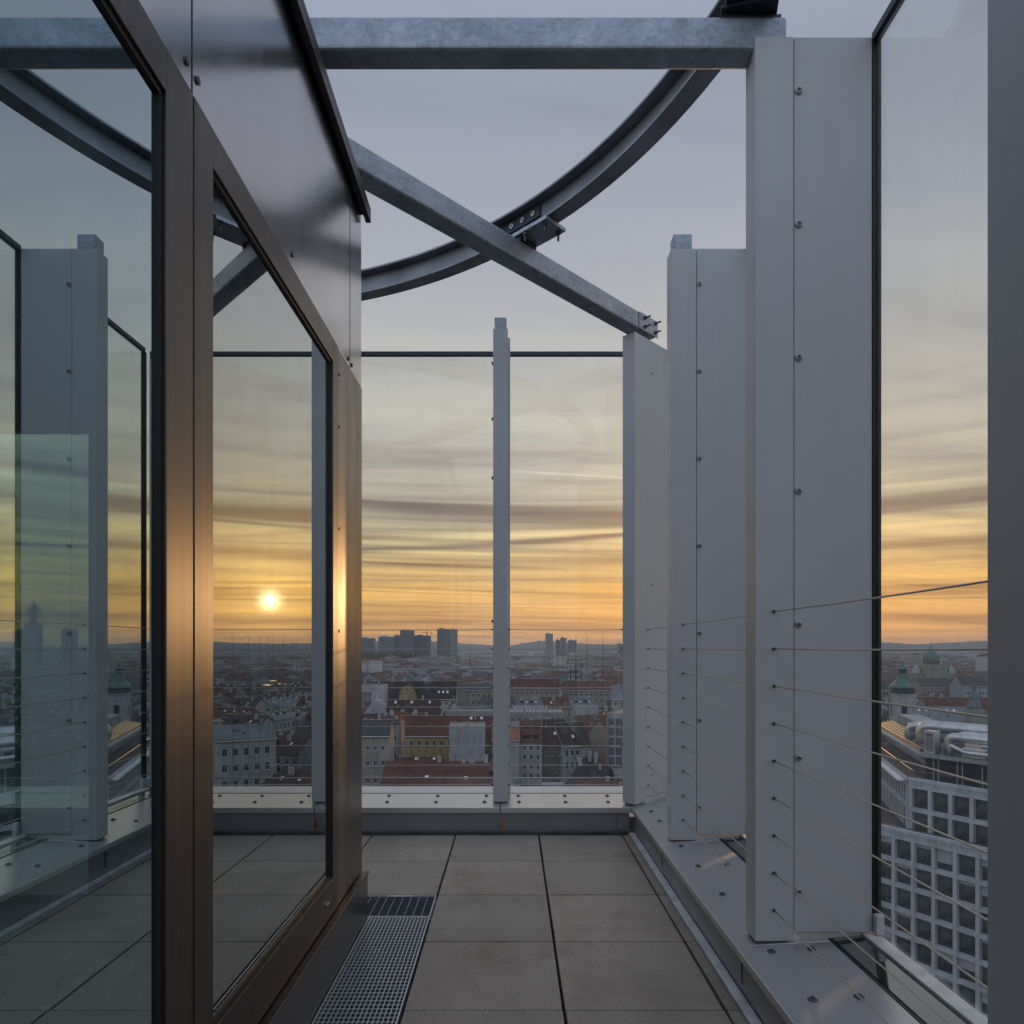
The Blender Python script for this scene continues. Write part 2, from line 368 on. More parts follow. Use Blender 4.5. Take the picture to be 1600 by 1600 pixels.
# ================================================================== THE TERRACE
G = -53.0                       # street level
P = .503                        # paving pitch
YS = [4.153 - P * k for k in range(0, 14)]     # cross joints
XS = [-.844, -.341, .162, .665, .712]
def floor():
    m = MB(); g = .0035
    xs = [-.844 - P * k for k in range(6, 0, -1)] + XS
    for i in range(len(xs) - 1):
        for j in range(len(YS) - 1):
            y1, y0 = YS[j], YS[j + 1]; x0, x1 = xs[i], xs[i + 1]
            if x0 < -.6 and y0 < 2.80 and x1 < -.6: continue        # under the pavilion
            if x1 < -.3 and x0 > -.9 and y1 < 3.2: continue           # the gutter grating lies here
            if x0 < -.9 and y1 < 2.9: continue
            dx = rnd.uniform(-.0008, .0008); dz = rnd.uniform(-.0012, .0012)
            m.box(x0 + .005 + dx, x1 - .005 + dx, y0 + g, y1 - g, -.04 + dz, dz)
    o = m.build('terrace_paving', MAT['slab'], None, .0022, seg=2); tag(o, None, None, kind='structure')
    o['label'] = 'grey concrete paving slabs of the terrace floor'
    o = box('terrace_bed', MAT['grit'], (-4.2, .748, -3.2, 4.215, -.35, -.045)); tag(o, None, None, kind='structure')
    # narrow cut tile side strip: membrane upstand at the foot of the far parapet
floor()

# gratings -------------------------------------------------------------
def grating(name, label, x0, x1, y0, y1, nx, ny, wb, side=False):
    t = thing(name, label, 'grating', (x0, y0, 0))
    W, D = x1 - x0, y1 - y0
    m = MB()
    for a in ((0, .004), (W - .004, W)): m.box(a[0], a[1], 0, D, -.03, 0)
    for a in ((0, .004), (D - .004, D)): m.box(.004, W - .004, a[0], a[1], -.03, 0)
    m.build('edge_bar', MAT['screwlight'], t)
    m = MB()
    for i in range(1, nx):
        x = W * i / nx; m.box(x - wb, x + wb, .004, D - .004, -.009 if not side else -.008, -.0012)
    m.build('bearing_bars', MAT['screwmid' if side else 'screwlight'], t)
    m = MB()
    for j in range(1, ny):
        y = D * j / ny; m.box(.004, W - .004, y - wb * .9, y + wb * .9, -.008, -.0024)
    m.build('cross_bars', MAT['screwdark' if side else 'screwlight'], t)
    return t
box('gutter_tray', principled('tray', (.62, .67, .74), .6, .0), (-.87, -.345, 2.89, 3.14, -.044, -.0105))['kind'] = 'structure'
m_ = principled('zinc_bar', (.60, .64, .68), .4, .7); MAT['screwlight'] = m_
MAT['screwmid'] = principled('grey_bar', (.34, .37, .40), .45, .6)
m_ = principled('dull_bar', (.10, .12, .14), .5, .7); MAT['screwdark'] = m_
g1 = grating('floor_grating', 'fine mesh galvanised gutter grating along the foot of the dark facade', -.602, -.346, .62, 2.885, 17, 90, .0013)
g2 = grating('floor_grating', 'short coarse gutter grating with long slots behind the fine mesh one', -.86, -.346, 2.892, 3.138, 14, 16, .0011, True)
box('marker_plate', MAT['flash'], (.30, .41, .232, .242, -.0005, .001), g2)

# parapet -----------------------------------------------------------------
def parapet():
    t = thing('side_parapet', 'low grey metal clad parapet along the right of the paving with screwed top', 'parapet', (.75, 0, 0))
    x = .75
    m = MB(); m.box(0, .28, -3.2, 4.18, -.35, .13); m.build('upstand', MAT['sheet'], t)
    # cap panels, sloping up outwards, with a folded lip; joints at the posts
    ys = [-3.2, -.13, 1.06, 2.24, 3.43, 4.20]
    for a, b in zip(ys[:-1], ys[1:]):
        m = MB(); e = .0025; b2 = b
        far = b >= 4.19
        pr = [(-.020, .128), (-.020, .155), (.288, .173), (.288, .150), (-.014, .134), (-.014, .128)]
        P0 = [(q[0], a + e, q[1]) for q in pr]; n = len(P0)
        P1 = [(q[0], (b - e) if not far else 4.20 + (q[0] + .02) * 1.0 - .001, q[1]) for q in pr]
        bb = len(m.v); m.v += P0 + P1
        m.f.append(tuple(range(bb, bb + n))); m.m.append(0); m.f.append(tuple(reversed(range(bb + n, bb + 2 * n)))); m.m.append(0)
        for i in range(n):
            j = (i + 1) % n; m.f.append((bb + j, bb + i, bb + n + i, bb + n + j)); m.m.append(0)
        m.build('cap_panel', MAT['cap'], t, .002)
        if a > -1:
            box('joint_slot', MAT['bolt'], (-.003, .004, a - .003, a + .003, .035, .115), t)
    m = MB(); m.box(-.038, -.004, -3.2, 4.178, -.05, .008); m.build('flashing_strip', MAT['flash'], t, .001)
    m = MB(); m.box(.2905, .302, -3.2, 4.50, .10, .172); m.build('gasket', MAT['rubber'], t)
    m = MB(); m.hexa([(.304, -3.2, .05), (.40, -3.2, .05), (.40, 4.60, .05), (.304, 4.52, .05), (.304, -3.2, .174), (.40, -3.2, .181), (.40, 4.60, .181), (.304, 4.52, .174)])
    m.build('sill_strip', MAT['mirrorstrip'], t)
    m = MB(); m.hexa([(.402, -3.2, .05), (.452, -3.2, .05), (.452, 4.62, .05), (.402, 4.62, .05), (.402, -3.2, .190), (.452, -3.2, .192), (.452, 4.62, .192), (.402, 4.62, .190)])
    m.build('outer_rim', MAT['flash'], t, .002)
    for d in (1.20, 1.54, 1.89, 2.19, 2.70, 3.05, 3.36, 3.85, 4.08):
        for xx in (.077, .205):
            if xx > .1 and (abs(d - 3.36) < .01 or d > 4): continue
            z = .155 + (xx + .02) / .308 * .018
            m = MB(); m.lathe([(.0145, z - .003), (.0145, z + .0015), (.010, z + .004), (.006, z + .0045), (.006, z + .008), (.001, z + .0085)], (xx, d), 12)
            m.build('screw', MAT['bolt'], t, smooth=False)
    t2 = thing('end_parapet', 'low grey metal clad parapet across the far end with bright screwed top', 'parapet', (0, 4.22, 0))
    m = MB(); m.box(-4.6, .72, 0, .30, -.35, .13); m.build('upstand', MAT['sheet'], t2)
    m = MB(); m.box(-4.6, .71, -.022, -.001, -.05, .010); m.build('membrane_strip', MAT['membrane'], t2, .003)
    xs = [-4.6, -2.47, -1.27, -.072, 0]
    for k in range(4):
        a, b = xs[k], xs[k + 1]; last = k == 3
        m = MB(); e = .0025
        pr = [(-.020, .122), (-.020, .155), (.300, .174), (.300, .150), (-.014, .134), (-.014, .122)]
        b0 = (lambda q: .728 + q[0] + .02) if last else (lambda q: b - e)
        P0 = [(a + e, q[0], q[1]) for q in pr]; P1 = [(b0(q), q[0], q[1]) for q in pr]; n = len(pr); bb = len(m.v); m.v += P0 + P1
        m.f.append(tuple(reversed(range(bb, bb + n)))); m.m.append(0); m.f.append(tuple(range(bb + n, bb + 2 * n))); m.m.append(0)
        for i in range(n):
            j = (i + 1) % n; m.f.append((bb + i, bb + j, bb + n + j, bb + n + i)); m.m.append(0)
        m.build('cap_panel', MAT['cap'], t2, .002)
    m = MB(); m.box(-4.6, 1.02, .3025, .312, .10, .1735); m.build('gasket', MAT['rubber'], t2)
    m = MB(); m.hexa([(-4.6, .314, .05), (1.05, .314, .05), (1.15, .45, .05), (-4.6, .45, .05), (-4.6, .314, .1755), (1.05, .314, .1755), (1.15, .45, .192), (-4.6, .45, .192)])
    m.build('sill_strip', MAT['cap'], t2)
    box('painted_lit_slot', MAT['copper'], (-.074, -.060, -.0225, -.0012, .028, .082), t2, .001)  # added piece; its orange base colour stands in for sunlight in a slot
    box('joint_slot', MAT['bolt'], (.640, .643, -.0025, -.0005, .012, .12), t2)
    for px in (605, 681, 757, 811, 883.6, 950):
        for yy, off in ((.10, 0), (.245, 5 if px < 780 else -2)):
            xx = (px + off * .6 - 800) * (4.22 + yy) / F; z = .155 + (yy + .02) / .32 * .019
            m = MB(); m.lathe([(.0145, z - .003), (.0145, z + .0015), (.010, z + .004), (.006, z + .0045), (.006, z + .009), (.001, z + .0095)], (xx, yy), 12)
            m.build('screw', MAT['bolt'], t2)
    # slim bright rail running outside the far glass
    m = MB(); m.cyl((-4.6, 5.0, .186), (1.4, 5.0, .186), .006, n=8)
    tag(m.build('outer_rail', MAT['steel']), 'thin bright rail running outside the far glass just above the parapet', 'rail')
    m = MB(); m.box(-4.6, 1.45, 4.69, 5.05, -3, -.02); tag(m.build('roof_edge', MAT['sheet']), None, None, kind='structure')
parapet()

# posts with fins ----------------------------------------------------------
def post(label, loc, rz, finlen=.256, fy0=.004, top=3.13, core=True, cables=(), scr=True, bev=.0022):
    t = thing('railing_post', label, 'post', (*loc, 0), rz, 'white posts carrying the glass screen')
    box('post_box', MAT['white'], (0, .126, 0, .092, .168, top), t, bev)
    box('fin', MAT['white'], (.1295, .1295 + finlen, fy0, fy0 + .044, .195, top + .002), t, .003)
    box('foot', MAT['bolt'], (.012, .114, .010, .082, .14, .166), t)
    box('clamp', MAT['flash'], (.13, .1295 + finlen, fy0 + .012, fy0 + .034, .155, .190), t, .002)
    if core: box('steel_core', MAT['galv'], (.014, .108, .008, .084, top + .0005, 3.208), t, .006)
    if scr:
        for k in range(-2, 5):
            z = 1.206 + .437 * k
            m = MB()
            pr = [(.0125, 0), (.0125, .003), (.011, .006), (.006, .0085), (.0058, .006), (.0005, .0055)]
            n = 14
            for (r0, h0), (r1, h1) in zip(pr[:-1], pr[1:]):
                for i in range(n):
                    a, b = 2 * PI * i / n, 2 * PI * (i + 1) / n
                    q = lambda r, h, a: (.143 + r * math.cos(a), fy0 - h, z + r * math.sin(a))
                    m.poly([q(r0, h0, a), q(r0, h0, b), q(r1, h1, b), q(r1, h1, a)])
            m.poly([(.143 + .0058 * math.cos(2 * PI * i / n), fy0 - .0061, z + .0058 * math.sin(2 * PI * i / n)) for i in range(n)], 1)
            m.build('screw', [MAT['screw'], MAT['bolt']], t)
    return t
pD = post('white post with fin nearest the camera at the right edge of the photo', (.796, 1.06), 0)
pA = post('tall white post with fin below the right end of the straight top beam', (.796, 2.25), 0, core=False)
pB = post('white post with fin in the middle of the right side with steel stub on top', (.796, 3.44), 0)
pC = post('white corner post with diagonal fin under the slanting beam end', (.754, 4.22), R(45), finlen=.46, top=3.075, core=False, scr=False)
for z in (.33, 1.53, 2.87):
    m = MB(); m.cyl((.19, .0041, z), (.19, .001, z), .006, n=10); m.build('screw', MAT['bolt'], pC)
pM = post('slim white post standing alone in the far glass with steel stub on top', (-.026, 4.30), R(90), finlen=.24, fy0=-.014, scr=False)
pL = post('white post behind the dark pavilion on the far parapet', (-1.24, 4.30), R(90), finlen=.24, fy0=-.014, scr=False)
pN = post('white post seen through the pavilion on the far parapet', (-2.44, 4.30), R(90), finlen=.24, fy0=-.014, scr=False)
for p_ in (pM,):
    for z in (2.92, 2.57, 2.2, 1.3, .45):
        m = MB(); m.cyl((.02, .0915, z), (.02, .102, z), .010, n=10); m.build('screw', MAT['bolt'], p_)

# cables --------------------------------------------------------------------
CZ = [1.2475 - .1222 * k for k in range(9)]
def cable(a, b, label, grp):
    m = MB(); A, B = Vector(a), Vector(b); d = (B - A); n_ = 10; pts = []
    for i in range(n_ + 1):
        q = i / n_; p = A + d * q; p.z -= .0022 * 4 * q * (1 - q); pts.append(p)
    m.tube(pts, .0023, 7, 0); u = d.normalized()
    m.cyl(A, A + u * .014, .0046, .0040, 9, 1); m.cyl(B - u * .014, B, .0040, .0046, 9, 1)
    m.cyl(A, A + u * .0012, .0056, n=10, m=1); m.cyl(B - u * .0012, B, .0056, n=10, m=1)
    o = m.build('guard_cable', [MAT['steel'], MAT['bolt']])
    tag(o, label, 'cable', grp); return o
ORD = ['topmost', 'second from top', 'third from top', 'fourth from top', 'middle', 'fourth from bottom', 'third from bottom', 'second from bottom', 'lowest']
for k, z in enumerate(CZ):
    w = ORD[k]
    cable((.857, -.04, z), (.857, 1.059, z), w + ' steel cable between the edge post and the camera', 'cables beside the camera') if False else None
    cable((.857, 1.153, z), (.857, 2.2495, z), w + ' steel cable leaving the tall post below the straight beam towards the camera', 'cables in the nearest right bay')
    cable((.857, 2.343, z), (.857, 3.4395, z), w + ' steel cable between the two right hand posts', 'cables in the middle right bay')
    cable((.857, 3.533, z), (.857, 4.32, z), w + ' short steel cable ending at the diagonal corner fin', 'cables in the short right bay')
    cable((-.027, 4.345, z), (.700, 4.345, z), w + ' steel cable across the far glass right of the slim post', 'cables right of the slim far post')
    cable((-1.239, 4.345, z), (-.119, 4.345, z), w + ' steel cable across the far glass left of the slim post', 'cables left of the slim far post')

# glass screens ----------------------------------------------------------------
def screen_y(x, y0, y1, label):
    t = thing('glass_screen', label, 'glass screen', (x, y0, 0), 0, 'clear glass wind screens')
    d = y1 - y0
    box('pane', MAT['clear'], (-.006, .006, .008, d - .008, .20, 3.118), t)
    box('top_rail', MAT['darksteel'], (-.014, .014, 0, d, 3.12, 3.148), t, .002)
    box('edge_gasket', MAT['rubber'], (-.014, .014, d - .008, d + .012, .26, 3.118), t)
    box('edge_gasket', MAT['rubber'], (-.014, .014, -.012, .008, .26, 3.118), t)
    box('corner_block', MAT['flash'], (-.013, .013, d - .03, d + .01, .195, .258), t, .002)
def screen_x(y, x0, x1, label):
    t = thing('glass_screen', label, 'glass screen', (x0, y, 0), 0, 'clear glass wind screens')
    d = x1 - x0
    box('pane', MAT['clear'], (.006, d - .006, -.006, .006, .197, 3.118), t)
    m = MB(); m.box(0, d, -.014, .014, 3.118, 3.146); m.build('top_rail', MAT['darksteel'], t, .002)
    for a in (0, d - .006): box('edge_gasket', MAT['rubber'], (a - .004, a + .006, -.010, .010, .197, 3.118), t)
    return t
screen_y(1.196, -.08, 1.07, 'clear glass screen beside the camera beyond the right edge')
screen_y(1.196, 1.115, 2.26, 'clear glass screen at right edge with the white office building behind')
screen_y(1.196, 2.31, 3.45, 'clear glass screen between the two right hand posts')
screen_y(1.196, 3.50, 4.62, 'clear glass screen between the corner fin and the next right post')
screen_x(4.68, -1.23, -.052, 'clear glass screen in the far end left of the slim post')
sR = screen_x(4.68, -.020, 1.18, 'clear glass screen in the far end right of the slim post with fine vertical lines')
screen_x(4.68, -2.43, -1.27, 'clear glass screen of the far end behind the dark pavilion')
screen_x(4.68, -4.2, -2.47, 'clear glass screen of the far end seen through the pavilion')
for px, w in ((842, .5), (850, .6), (857, .5), (863, .8), (871, .8), (879, .8), (887, 1.0), (900, 1.3), (917, 1.3), (942, 1.4)):
    x = (px - 800) * 4.672 / F + .02
    box('pane_line', MAT['darksteel'], (x - .0007 * w, x + .0007 * w, -.0075, -.0065, .24, 1.22), sR)  # thin dark upright strips on the front of the pane

# beams and ring --------------------------------------------------------------
def beams():
    t = thing('roof_beam', 'straight galvanised beam crossing the top of the photo to the tall post', 'beam', (0, 2.26, 3.098), 0, 'galvanised roof beams')
    box('tube', MAT['galv'], (-2.9, .905, 0, .088, 0, .11), t, .012, 3)
    box('weld_stub', MAT['darksteel'], (.700, .890, .01, .078, .1102, .125), t, .002)
    a = R(45); ctr = Vector((.766, 4.297, 3.10))
    t = thing('roof_beam', 'slanting galvanised beam from the pavilion roof to the corner post', 'beam', ctr, a, 'galvanised roof beams')
    box('tube', MAT['galv'], (-3.3, .16, -.052, .052, 0, .11), t, .012, 3)
    box('end_plate', MAT['galv'], (-.03, .175, -.058, -.0525, .004, .106), t, .001)
    for dx, dz in ((.03, .085), (.03, .03), (.145, .088), (.145, .03)):
        m = MB(); m.cyl((dx, -.058, dz), (dx, -.066, dz), .012, n=6); m.cyl((dx, -.066, dz), (dx, -.098, dz), .0055, n=8)
        m.build('bolt', MAT['bolt'], t)
    # ring
    cx, cy, Ro = -1.83, 1.615, 2.76; z0, z1 = 3.262, 3.402; fw = .085; tk = .010
    t = thing('ring_beam', 'curved channel steel ring resting on the beams overhead', 'ring beam', (cx, cy, z0))
    n = 200
    prof_web = [(Ro - tk - .022, tk), (Ro - .022, tk), (Ro - .022, z1 - z0 - tk), (Ro - tk - .022, z1 - z0 - tk)]
    prof_bot = [(Ro - fw, 0), (Ro, 0), (Ro, tk), (Ro - fw, tk)]
    prof_top = [(Ro - fw, z1 - z0 - tk), (Ro, z1 - z0 - tk), (Ro, z1 - z0), (Ro - fw, z1 - z0)]
    for nm, pr in (('web', prof_web), ('bottom_flange', prof_bot), ('top_flange', prof_top)):
        m = MB(); k = len(pr)
        for i in range(n):
            an = 2 * PI * i / n
            for r, z in pr: m.v.append((r * math.cos(an), r * math.sin(an), z))
        for i in range(n):
            for q in range(k):
                a0, a1 = i * k + q, i * k + (q + 1) % k; b0, b1 = ((i + 1) % n) * k + q, ((i + 1) % n) * k + (q + 1) % k
                m.f.append((a0, b0, b1, a1)); m.m.append(0)
        m.build(nm, MAT['ring'], t)
    # splice plate with four bolts on the inner face of the web, and the bearing plates
    ac = math.atan2(3.60 - cy, .03 - cx)
    m = MB()
    ri = Ro - tk - .022 - .001
    segs = 8; half = .058
    for s in range(segs):
        a0 = ac - half + 2 * half * s / segs; a1 = a0 + 2 * half / segs
        pt = lambda r, a, z: (r * math.cos(a), r * math.sin(a), z)
        m.hexa([pt(ri, a0, .062), pt(ri - .010, a0, .062), pt(ri - .010, a1, .062), pt(ri, a1, .062), pt(ri, a0, .122), pt(ri - .010, a0, .122), pt(ri - .010, a1, .122), pt(ri, a1, .122)])
    m.build('splice_plate', MAT['darksteel'], t)
    for k in range(4):
        an = ac - half * .72 + half * 1.44 * k / 3
        m = MB(); c = Vector(((ri - .010) * math.cos(an), (ri - .010) * math.sin(an), .090)); nrm = Vector((-math.cos(an), -math.sin(an), 0))
        m.cyl(c, c + nrm * .006, .0135, n=12, m=0); m.cyl(c + nrm * .006, c + nrm * .0075, .006, n=8, m=1)
        m.build('bolt', [MAT['steel'], MAT['bolt']], t)
    tb = thing('bearing_plate', 'small steel bearing plate with hanging bolts where ring and slanting beam cross', 'steel plate', (.05, 3.58, 3.211), R(-43.8))
    box('plate', MAT['galv'], (-.12, .235, -.075, .075, .022, .040), tb, .001)
    box('plate', MAT['darksteel'], (-.06, .17, -.055, .055, .0405, .0515), tb)
    box('packer', MAT['darksteel'], (-.05, .05, -.06, .06, 0, .0215), tb)
    for x, y in ((.205, -.052), (.205, .052), (.08, -.06)):
        m = MB(); m.cyl((x, y, .022), (x, y, .010), .013, n=6); m.cyl((x, y, .010), (x, y, -.022), .006, n=8); m.cyl((x, y, .040), (x, y, .048), .013, n=6)
        m.build('bolt', MAT['bolt'], tb)
    tb = thing('bearing_plate', 'dark steel bearing plate under the ring on the straight beam end', 'steel plate', (.79, 2.30, 3.2085), R(-14))
    box('plate', MAT['darksteel'], (-.09, .09, -.07, .07, .0165, .028), tb, .001)
    box('plate', MAT['darksteel'], (-.075, .075, -.10, .10, .029, .052), tb, .002)
beams()

# ================================================================== THE PAVILION (dark facade at left)
def pavilion():
    X = -.63
    t = thing('pavilion', 'dark metal clad rooftop pavilion with big reflecting windows at left', 'pavilion', (X, 0, 0))
    Y0, Y1 = -2.2, 2.876
    ZF = 2.215
    # fascia panels
    for a, b in ((Y0, -.35), (-.35, 1.353), (1.353, 2.672), (2.672, Y1)):
        m = MB(); m.box(-.03, 0, a + .0025, b - .0025, ZF + .003, 2.955); m.build('fascia_panel', MAT['fascia'], t, .0015)
    for yj in (-.35, 1.353, 2.672): box('joint_seal', MAT['rubber'], (-.028, .0008, yj - .0024, yj + .0024, ZF + .004, 2.954), t)
    box('backing', MAT['rubber'], (-.06, -.031, Y0, Y1 - .005, ZF - .02, 2.93), t)
    m = MB(); m.hexa([(-4.0, Y0, 2.958), (.034, Y0, 2.958), (.034, Y1 + .03, 2.958), (-4.0, Y1 + .03, 2.958), (-4.0, Y0, 2.99), (.034, Y0, 2.985), (.034, Y1 + .03, 2.985), (-4.0, Y1 + .03, 2.99)])
    m.build('roof', MAT['coping'], t, .003)
    box('coping_lip', MAT['coping'], (.012, .034, Y0, Y1 + .03, 2.925, 2.957), t, .002)
    for y, z in ((1.33, 2.262), (1.375, 2.262), (1.97, 2.255), (2.64, 2.24), (2.70, 2.24)):
        m = MB(); m.cyl((0.0, y, z), (.004, y, z), .008, n=10); m.build('screw', MAT['bolt'], t)
    # windows: frame > pane, inner_pane, gasket, handle
    def window(a, b, z0, z1, fw, glass='solar'):
        m = MB(); th = .045
        m.box(-th, .004, a, a + fw[0], z0, z1); m.box(-th, .004, b - fw[1], b, z0, z1)
        m.box(-th, .0038, a + fw[0], b - fw[1], z1 - fw[2], z1); m.box(-th, .0038, a + fw[0], b - fw[1], z0, z0 + fw[3])
        fr = m.build('window_frame', MAT['bronze'], t, .0015)
        ya, yb, za, zb = a + fw[0], b - fw[1], z0 + fw[3], z1 - fw[2]
        m = MB(); g = .011
        m.box(-.034, -.003, ya, ya + g, za, zb); m.box(-.034, -.003, yb - g, yb, za, zb); m.box(-.034, -.003, ya + g, yb - g, zb - g, zb); m.box(-.034, -.003, ya + g, yb - g, za, za + g)
        m.build('gasket', MAT['rubber'], fr)
        m = MB(); m.poly([(-.010, ya + g, za + g), (-.010, yb - g, za + g), (-.010, yb - g, zb - g), (-.010, ya + g, zb - g)]); m.build('pane', MAT[glass], fr)
        m = MB(); m.poly([(-.050, ya - .01, za - .01), (-.050, yb + .01, za - .01), (-.050, yb + .01, zb + .01), (-.050, ya - .01, zb + .01)]); m.build('inner_pane', MAT['inner'], fr)
        return fr
    w1 = window(-1.2, 1.350, .20, ZF, (.10, .105, .080, .075), 'doorsolar')
    w2 = window(1.356, 2.478, .20, ZF, (.085, .072, .080, .125))
    box('handle', MAT['steel'], (.0041, .012, 2.30, 2.335, .262, .268), w2, .001)
    # end panel, corner
    box('end_panel', MAT['endpanel'], (-.03, .002, 2.4805, Y1, .20, ZF), t, .002)
    for z in (.42, .78, 1.19, 1.56, 1.93, 2.12):
        m = MB(); m.cyl((.002, 2.492, z), (.0055, 2.492, z), .006, n=10); m.build('screw', MAT['bolt'], t)
    # plinth
    for a, b in ((Y0, 2.70), (2.704, Y1 + .012)):
        box('plinth', MAT['plinth'], (-.03, .024, a, b, -.035, .184), t, .002)
        box('plinth_cap', MAT['steel' if False else 'bronze'], (-.03, .030, a, b, .185, .194), t, .002)
    # far wall of the pavilion with its own glazed opening (x -3.3 .. -1.78)
    def wx(x): return x - X
    m = MB()
    m.box(wx(-1.735), -.032, Y1 - .06, Y1 - .002, -.03, 2.94)
    m.box(wx(-4.5), wx(-3.35), Y1 - .06, Y1 - .002, -.03, 2.94); m.box(wx(-3.35), wx(-1.735), Y1 - .06, Y1 - .002, 2.022, 2.94)
    m.box(wx(-4.5), wx(-4.38), Y0, Y1 - .061, -.03, 2.94); m.box(wx(-4.379), -.07, Y0, Y0 + .12, -.03, 2.94)
    m.build('wall', MAT['interior'], t)
    box('ceiling', MAT['interior'], (wx(-4.379), -.07, Y0 + .121, Y1 - .061, 2.60, 2.70), t)
    box('floor', MAT['intfloor'], (wx(-4.5), -.05, Y0, Y1 - .061, -.10, -.005), t)
    m = MB(); m.poly([(wx(-3.35), Y1 - .03, 0), (wx(-1.735), Y1 - .03, 0), (wx(-1.735), Y1 - .03, 2.022), (wx(-3.35), Y1 - .03, 2.022)])
    m.build('rear_pane', MAT['doorglass'], t)
    # pale column and cabinet inside, dimly seen through the glass
    box('inner_column', MAT['intwhite'], (-1.02, -.86, 1.75, 1.95, 0, 2.59), t, .004)
    box('inner_bench', MAT['intwhite'], (-2.6, -1.7, .2, .75, 0, .42), t, .01)
pavilion()

# ================================================================== GROUND, HILLS, HAZE
def mkcity():
    m = principled('city_ground', (.07, .07, .07), .9); vary(m, (.045, .047, .05), (.10, .095, .09), .02, 5); MAT['ground'] = m
    m = principled('wooded_hills', (.035, .045, .035), .95); vary(m, (.02, .03, .022), (.05, .055, .04), .004, 6); MAT['hills'] = m
    def grime(nt, c, amt):
        n = noise(nt, 1.1, 7, mapped(nt, (1, 1, .22)), .7)
        return mixc(nt, amt, c, ramp(nt, n, [(.32, (.45, .44, .43, 1)), (.55, (.95, .95, .95, 1)), (.75, (1.1, 1.1, 1.1, 1))]), 'MULTIPLY')
    def tinted(name, cols, rough=.8, metal=0, scale=.35, dirt=.35, island=False):
        m = principled(name, cols[0], rough, metal); nt = m.node_tree
        if island: src = N(nt, 'ShaderNodeNewGeometry').outputs['Random Per Island']
        else: src = N(nt, 'ShaderNodeObjectInfo').outputs['Random']
        n = len(cols)
        c = ramp(nt, src, [(i / n, (*k, 1)) for i, k in enumerate(cols)], 'CONSTANT')
        d = ramp(nt, noise(nt, scale, 6, mapped(nt, (1, 1, .35)), .62), [(.3, (1 - dirt,) * 3), (.7, (1 + dirt * .35,) * 3)])
        L(nt, grime(nt, mixc(nt, 1.0, mixc(nt, 1.0, c, (dim, dim, dim, 1), 'MULTIPLY'), d, 'MULTIPLY'), .6), bsdf(m).inputs['Base Color']); return m
    dim = .84
    walls = [(.44, .43, .40), (.34, .325, .29), (.52, .52, .51), (.32, .33, .34), (.42, .37, .28), (.40, .40, .41), (.60, .60, .60)]
    MAT['wall'] = tinted('town_wall', walls)
    MAT['redroof'] = tinted('red_tile_roof', [(.14, .06, .045), (.10, .052, .042), (.165, .07, .05), (.09, .055, .047)], .8, 0, .5, .4)
    MAT['darkroof'] = tinted('dark_roof', [(.07, .055, .05), (.06, .06, .065), (.09, .08, .075)], .6, 0, .5, .35)
    MAT['greyroof'] = tinted('sheet_roof', [(.24, .26, .28), (.18, .20, .22), (.28, .29, .29)], .45, .3, .5, .3)
    MAT['copper'] if 'copper' in MAT else None
    MAT['green'] = tinted('copper_green', [(.12, .25, .195), (.13, .26, .21)], .6, 0, .6, .3)
    m = principled('house_glass', (.03, .035, .04), .12); MAT['hglass'] = m
    MAT['hframe'] = principled('house_frame', (.5, .5, .48), .6)
    def wall(name, c, dirt=.3, rough=.85): MAT[name] = tinted(name, [c], rough, 0, .22, dirt)
    wall('yellow', (.46, .36, .17), .35); wall('firewall', (.50, .51, .53), .3); wall('beige', (.40, .385, .35), .35); wall('greywhite', (.52, .52, .51))
    wall('tan', (.40, .36, .30)); wall('olive', (.20, .19, .15)); wall('stone', (.38, .38, .36)); wall('pink', (.46, .36, .34)); wall('bluewhite', (.44, .47, .52))
    wall('terracotta', (.40, .17, .09)); wall('office', (.57, .60, .64), .2); wall('ochre', (.38, .36, .28))
    wall('redA', (.155, .062, .046), .45); wall('redB', (.175, .082, .064), .4); wall('brownroof', (.085, .055, .045), .35); wall('blackroof', (.06, .057, .056), .35)
    wall('tower', (.22, .24, .27), .2); wall('towerpale', (.34, .36, .38), .2); wall('towerband', (.13, .145, .17), .2, .4); wall('chim', (.5, .5, .48), .3)
    m = principled('blue_glass_wall', (.13, .16, .19), .15, .2); MAT['blueglass'] = m
    m = principled('office_glass', (.07, .073, .078), .15); vary(m, (.03, .034, .037), (.14, .15, .155), .35, 3, None, .40, .68); MAT['officeglass'] = m
    m = principled('duct_metal', (.55, .56, .56), .32, .75); vary(m, (.45, .46, .47), (.62, .62, .62), .9, 4); MAT['duct'] = m
    m = principled('skylight_white', (.75, .76, .78), .3); MAT['skyw'] = m
    m = principled('gold', (.75, .52, .12), .3, .9); MAT['gold'] = m
    # distant town: windows from a brick pattern laid along each wall
    m = principled('far_wall', (.4, .38, .34), .85); nt = m.node_tree
    src = N(nt, 'ShaderNodeNewGeometry').outputs['Random Per Island']
    c = ramp(nt, src, [(i / 7, (*k, 1)) for i, k in enumerate(walls)], 'CONSTANT')
    uv = N(nt, 'ShaderNodeUVMap'); uv.uv_map = 'UVMap'
    sx = N(nt, 'ShaderNodeSeparateXYZ'); L(nt, uv.outputs[0], sx.inputs[0])
    fx = M_(nt, 'FRACT', M_(nt, 'DIVIDE', sx.outputs[0], 3.0)); fz = M_(nt, 'FRACT', M_(nt, 'DIVIDE', sx.outputs[1], 3.4))
    w = M_(nt, 'MULTIPLY', M_(nt, 'MULTIPLY', M_(nt, 'GREATER_THAN', fx, .33), M_(nt, 'LESS_THAN', fx, .70)), M_(nt, 'MULTIPLY', M_(nt, 'GREATER_THAN', fz, .25), M_(nt, 'LESS_THAN', fz, .80)))
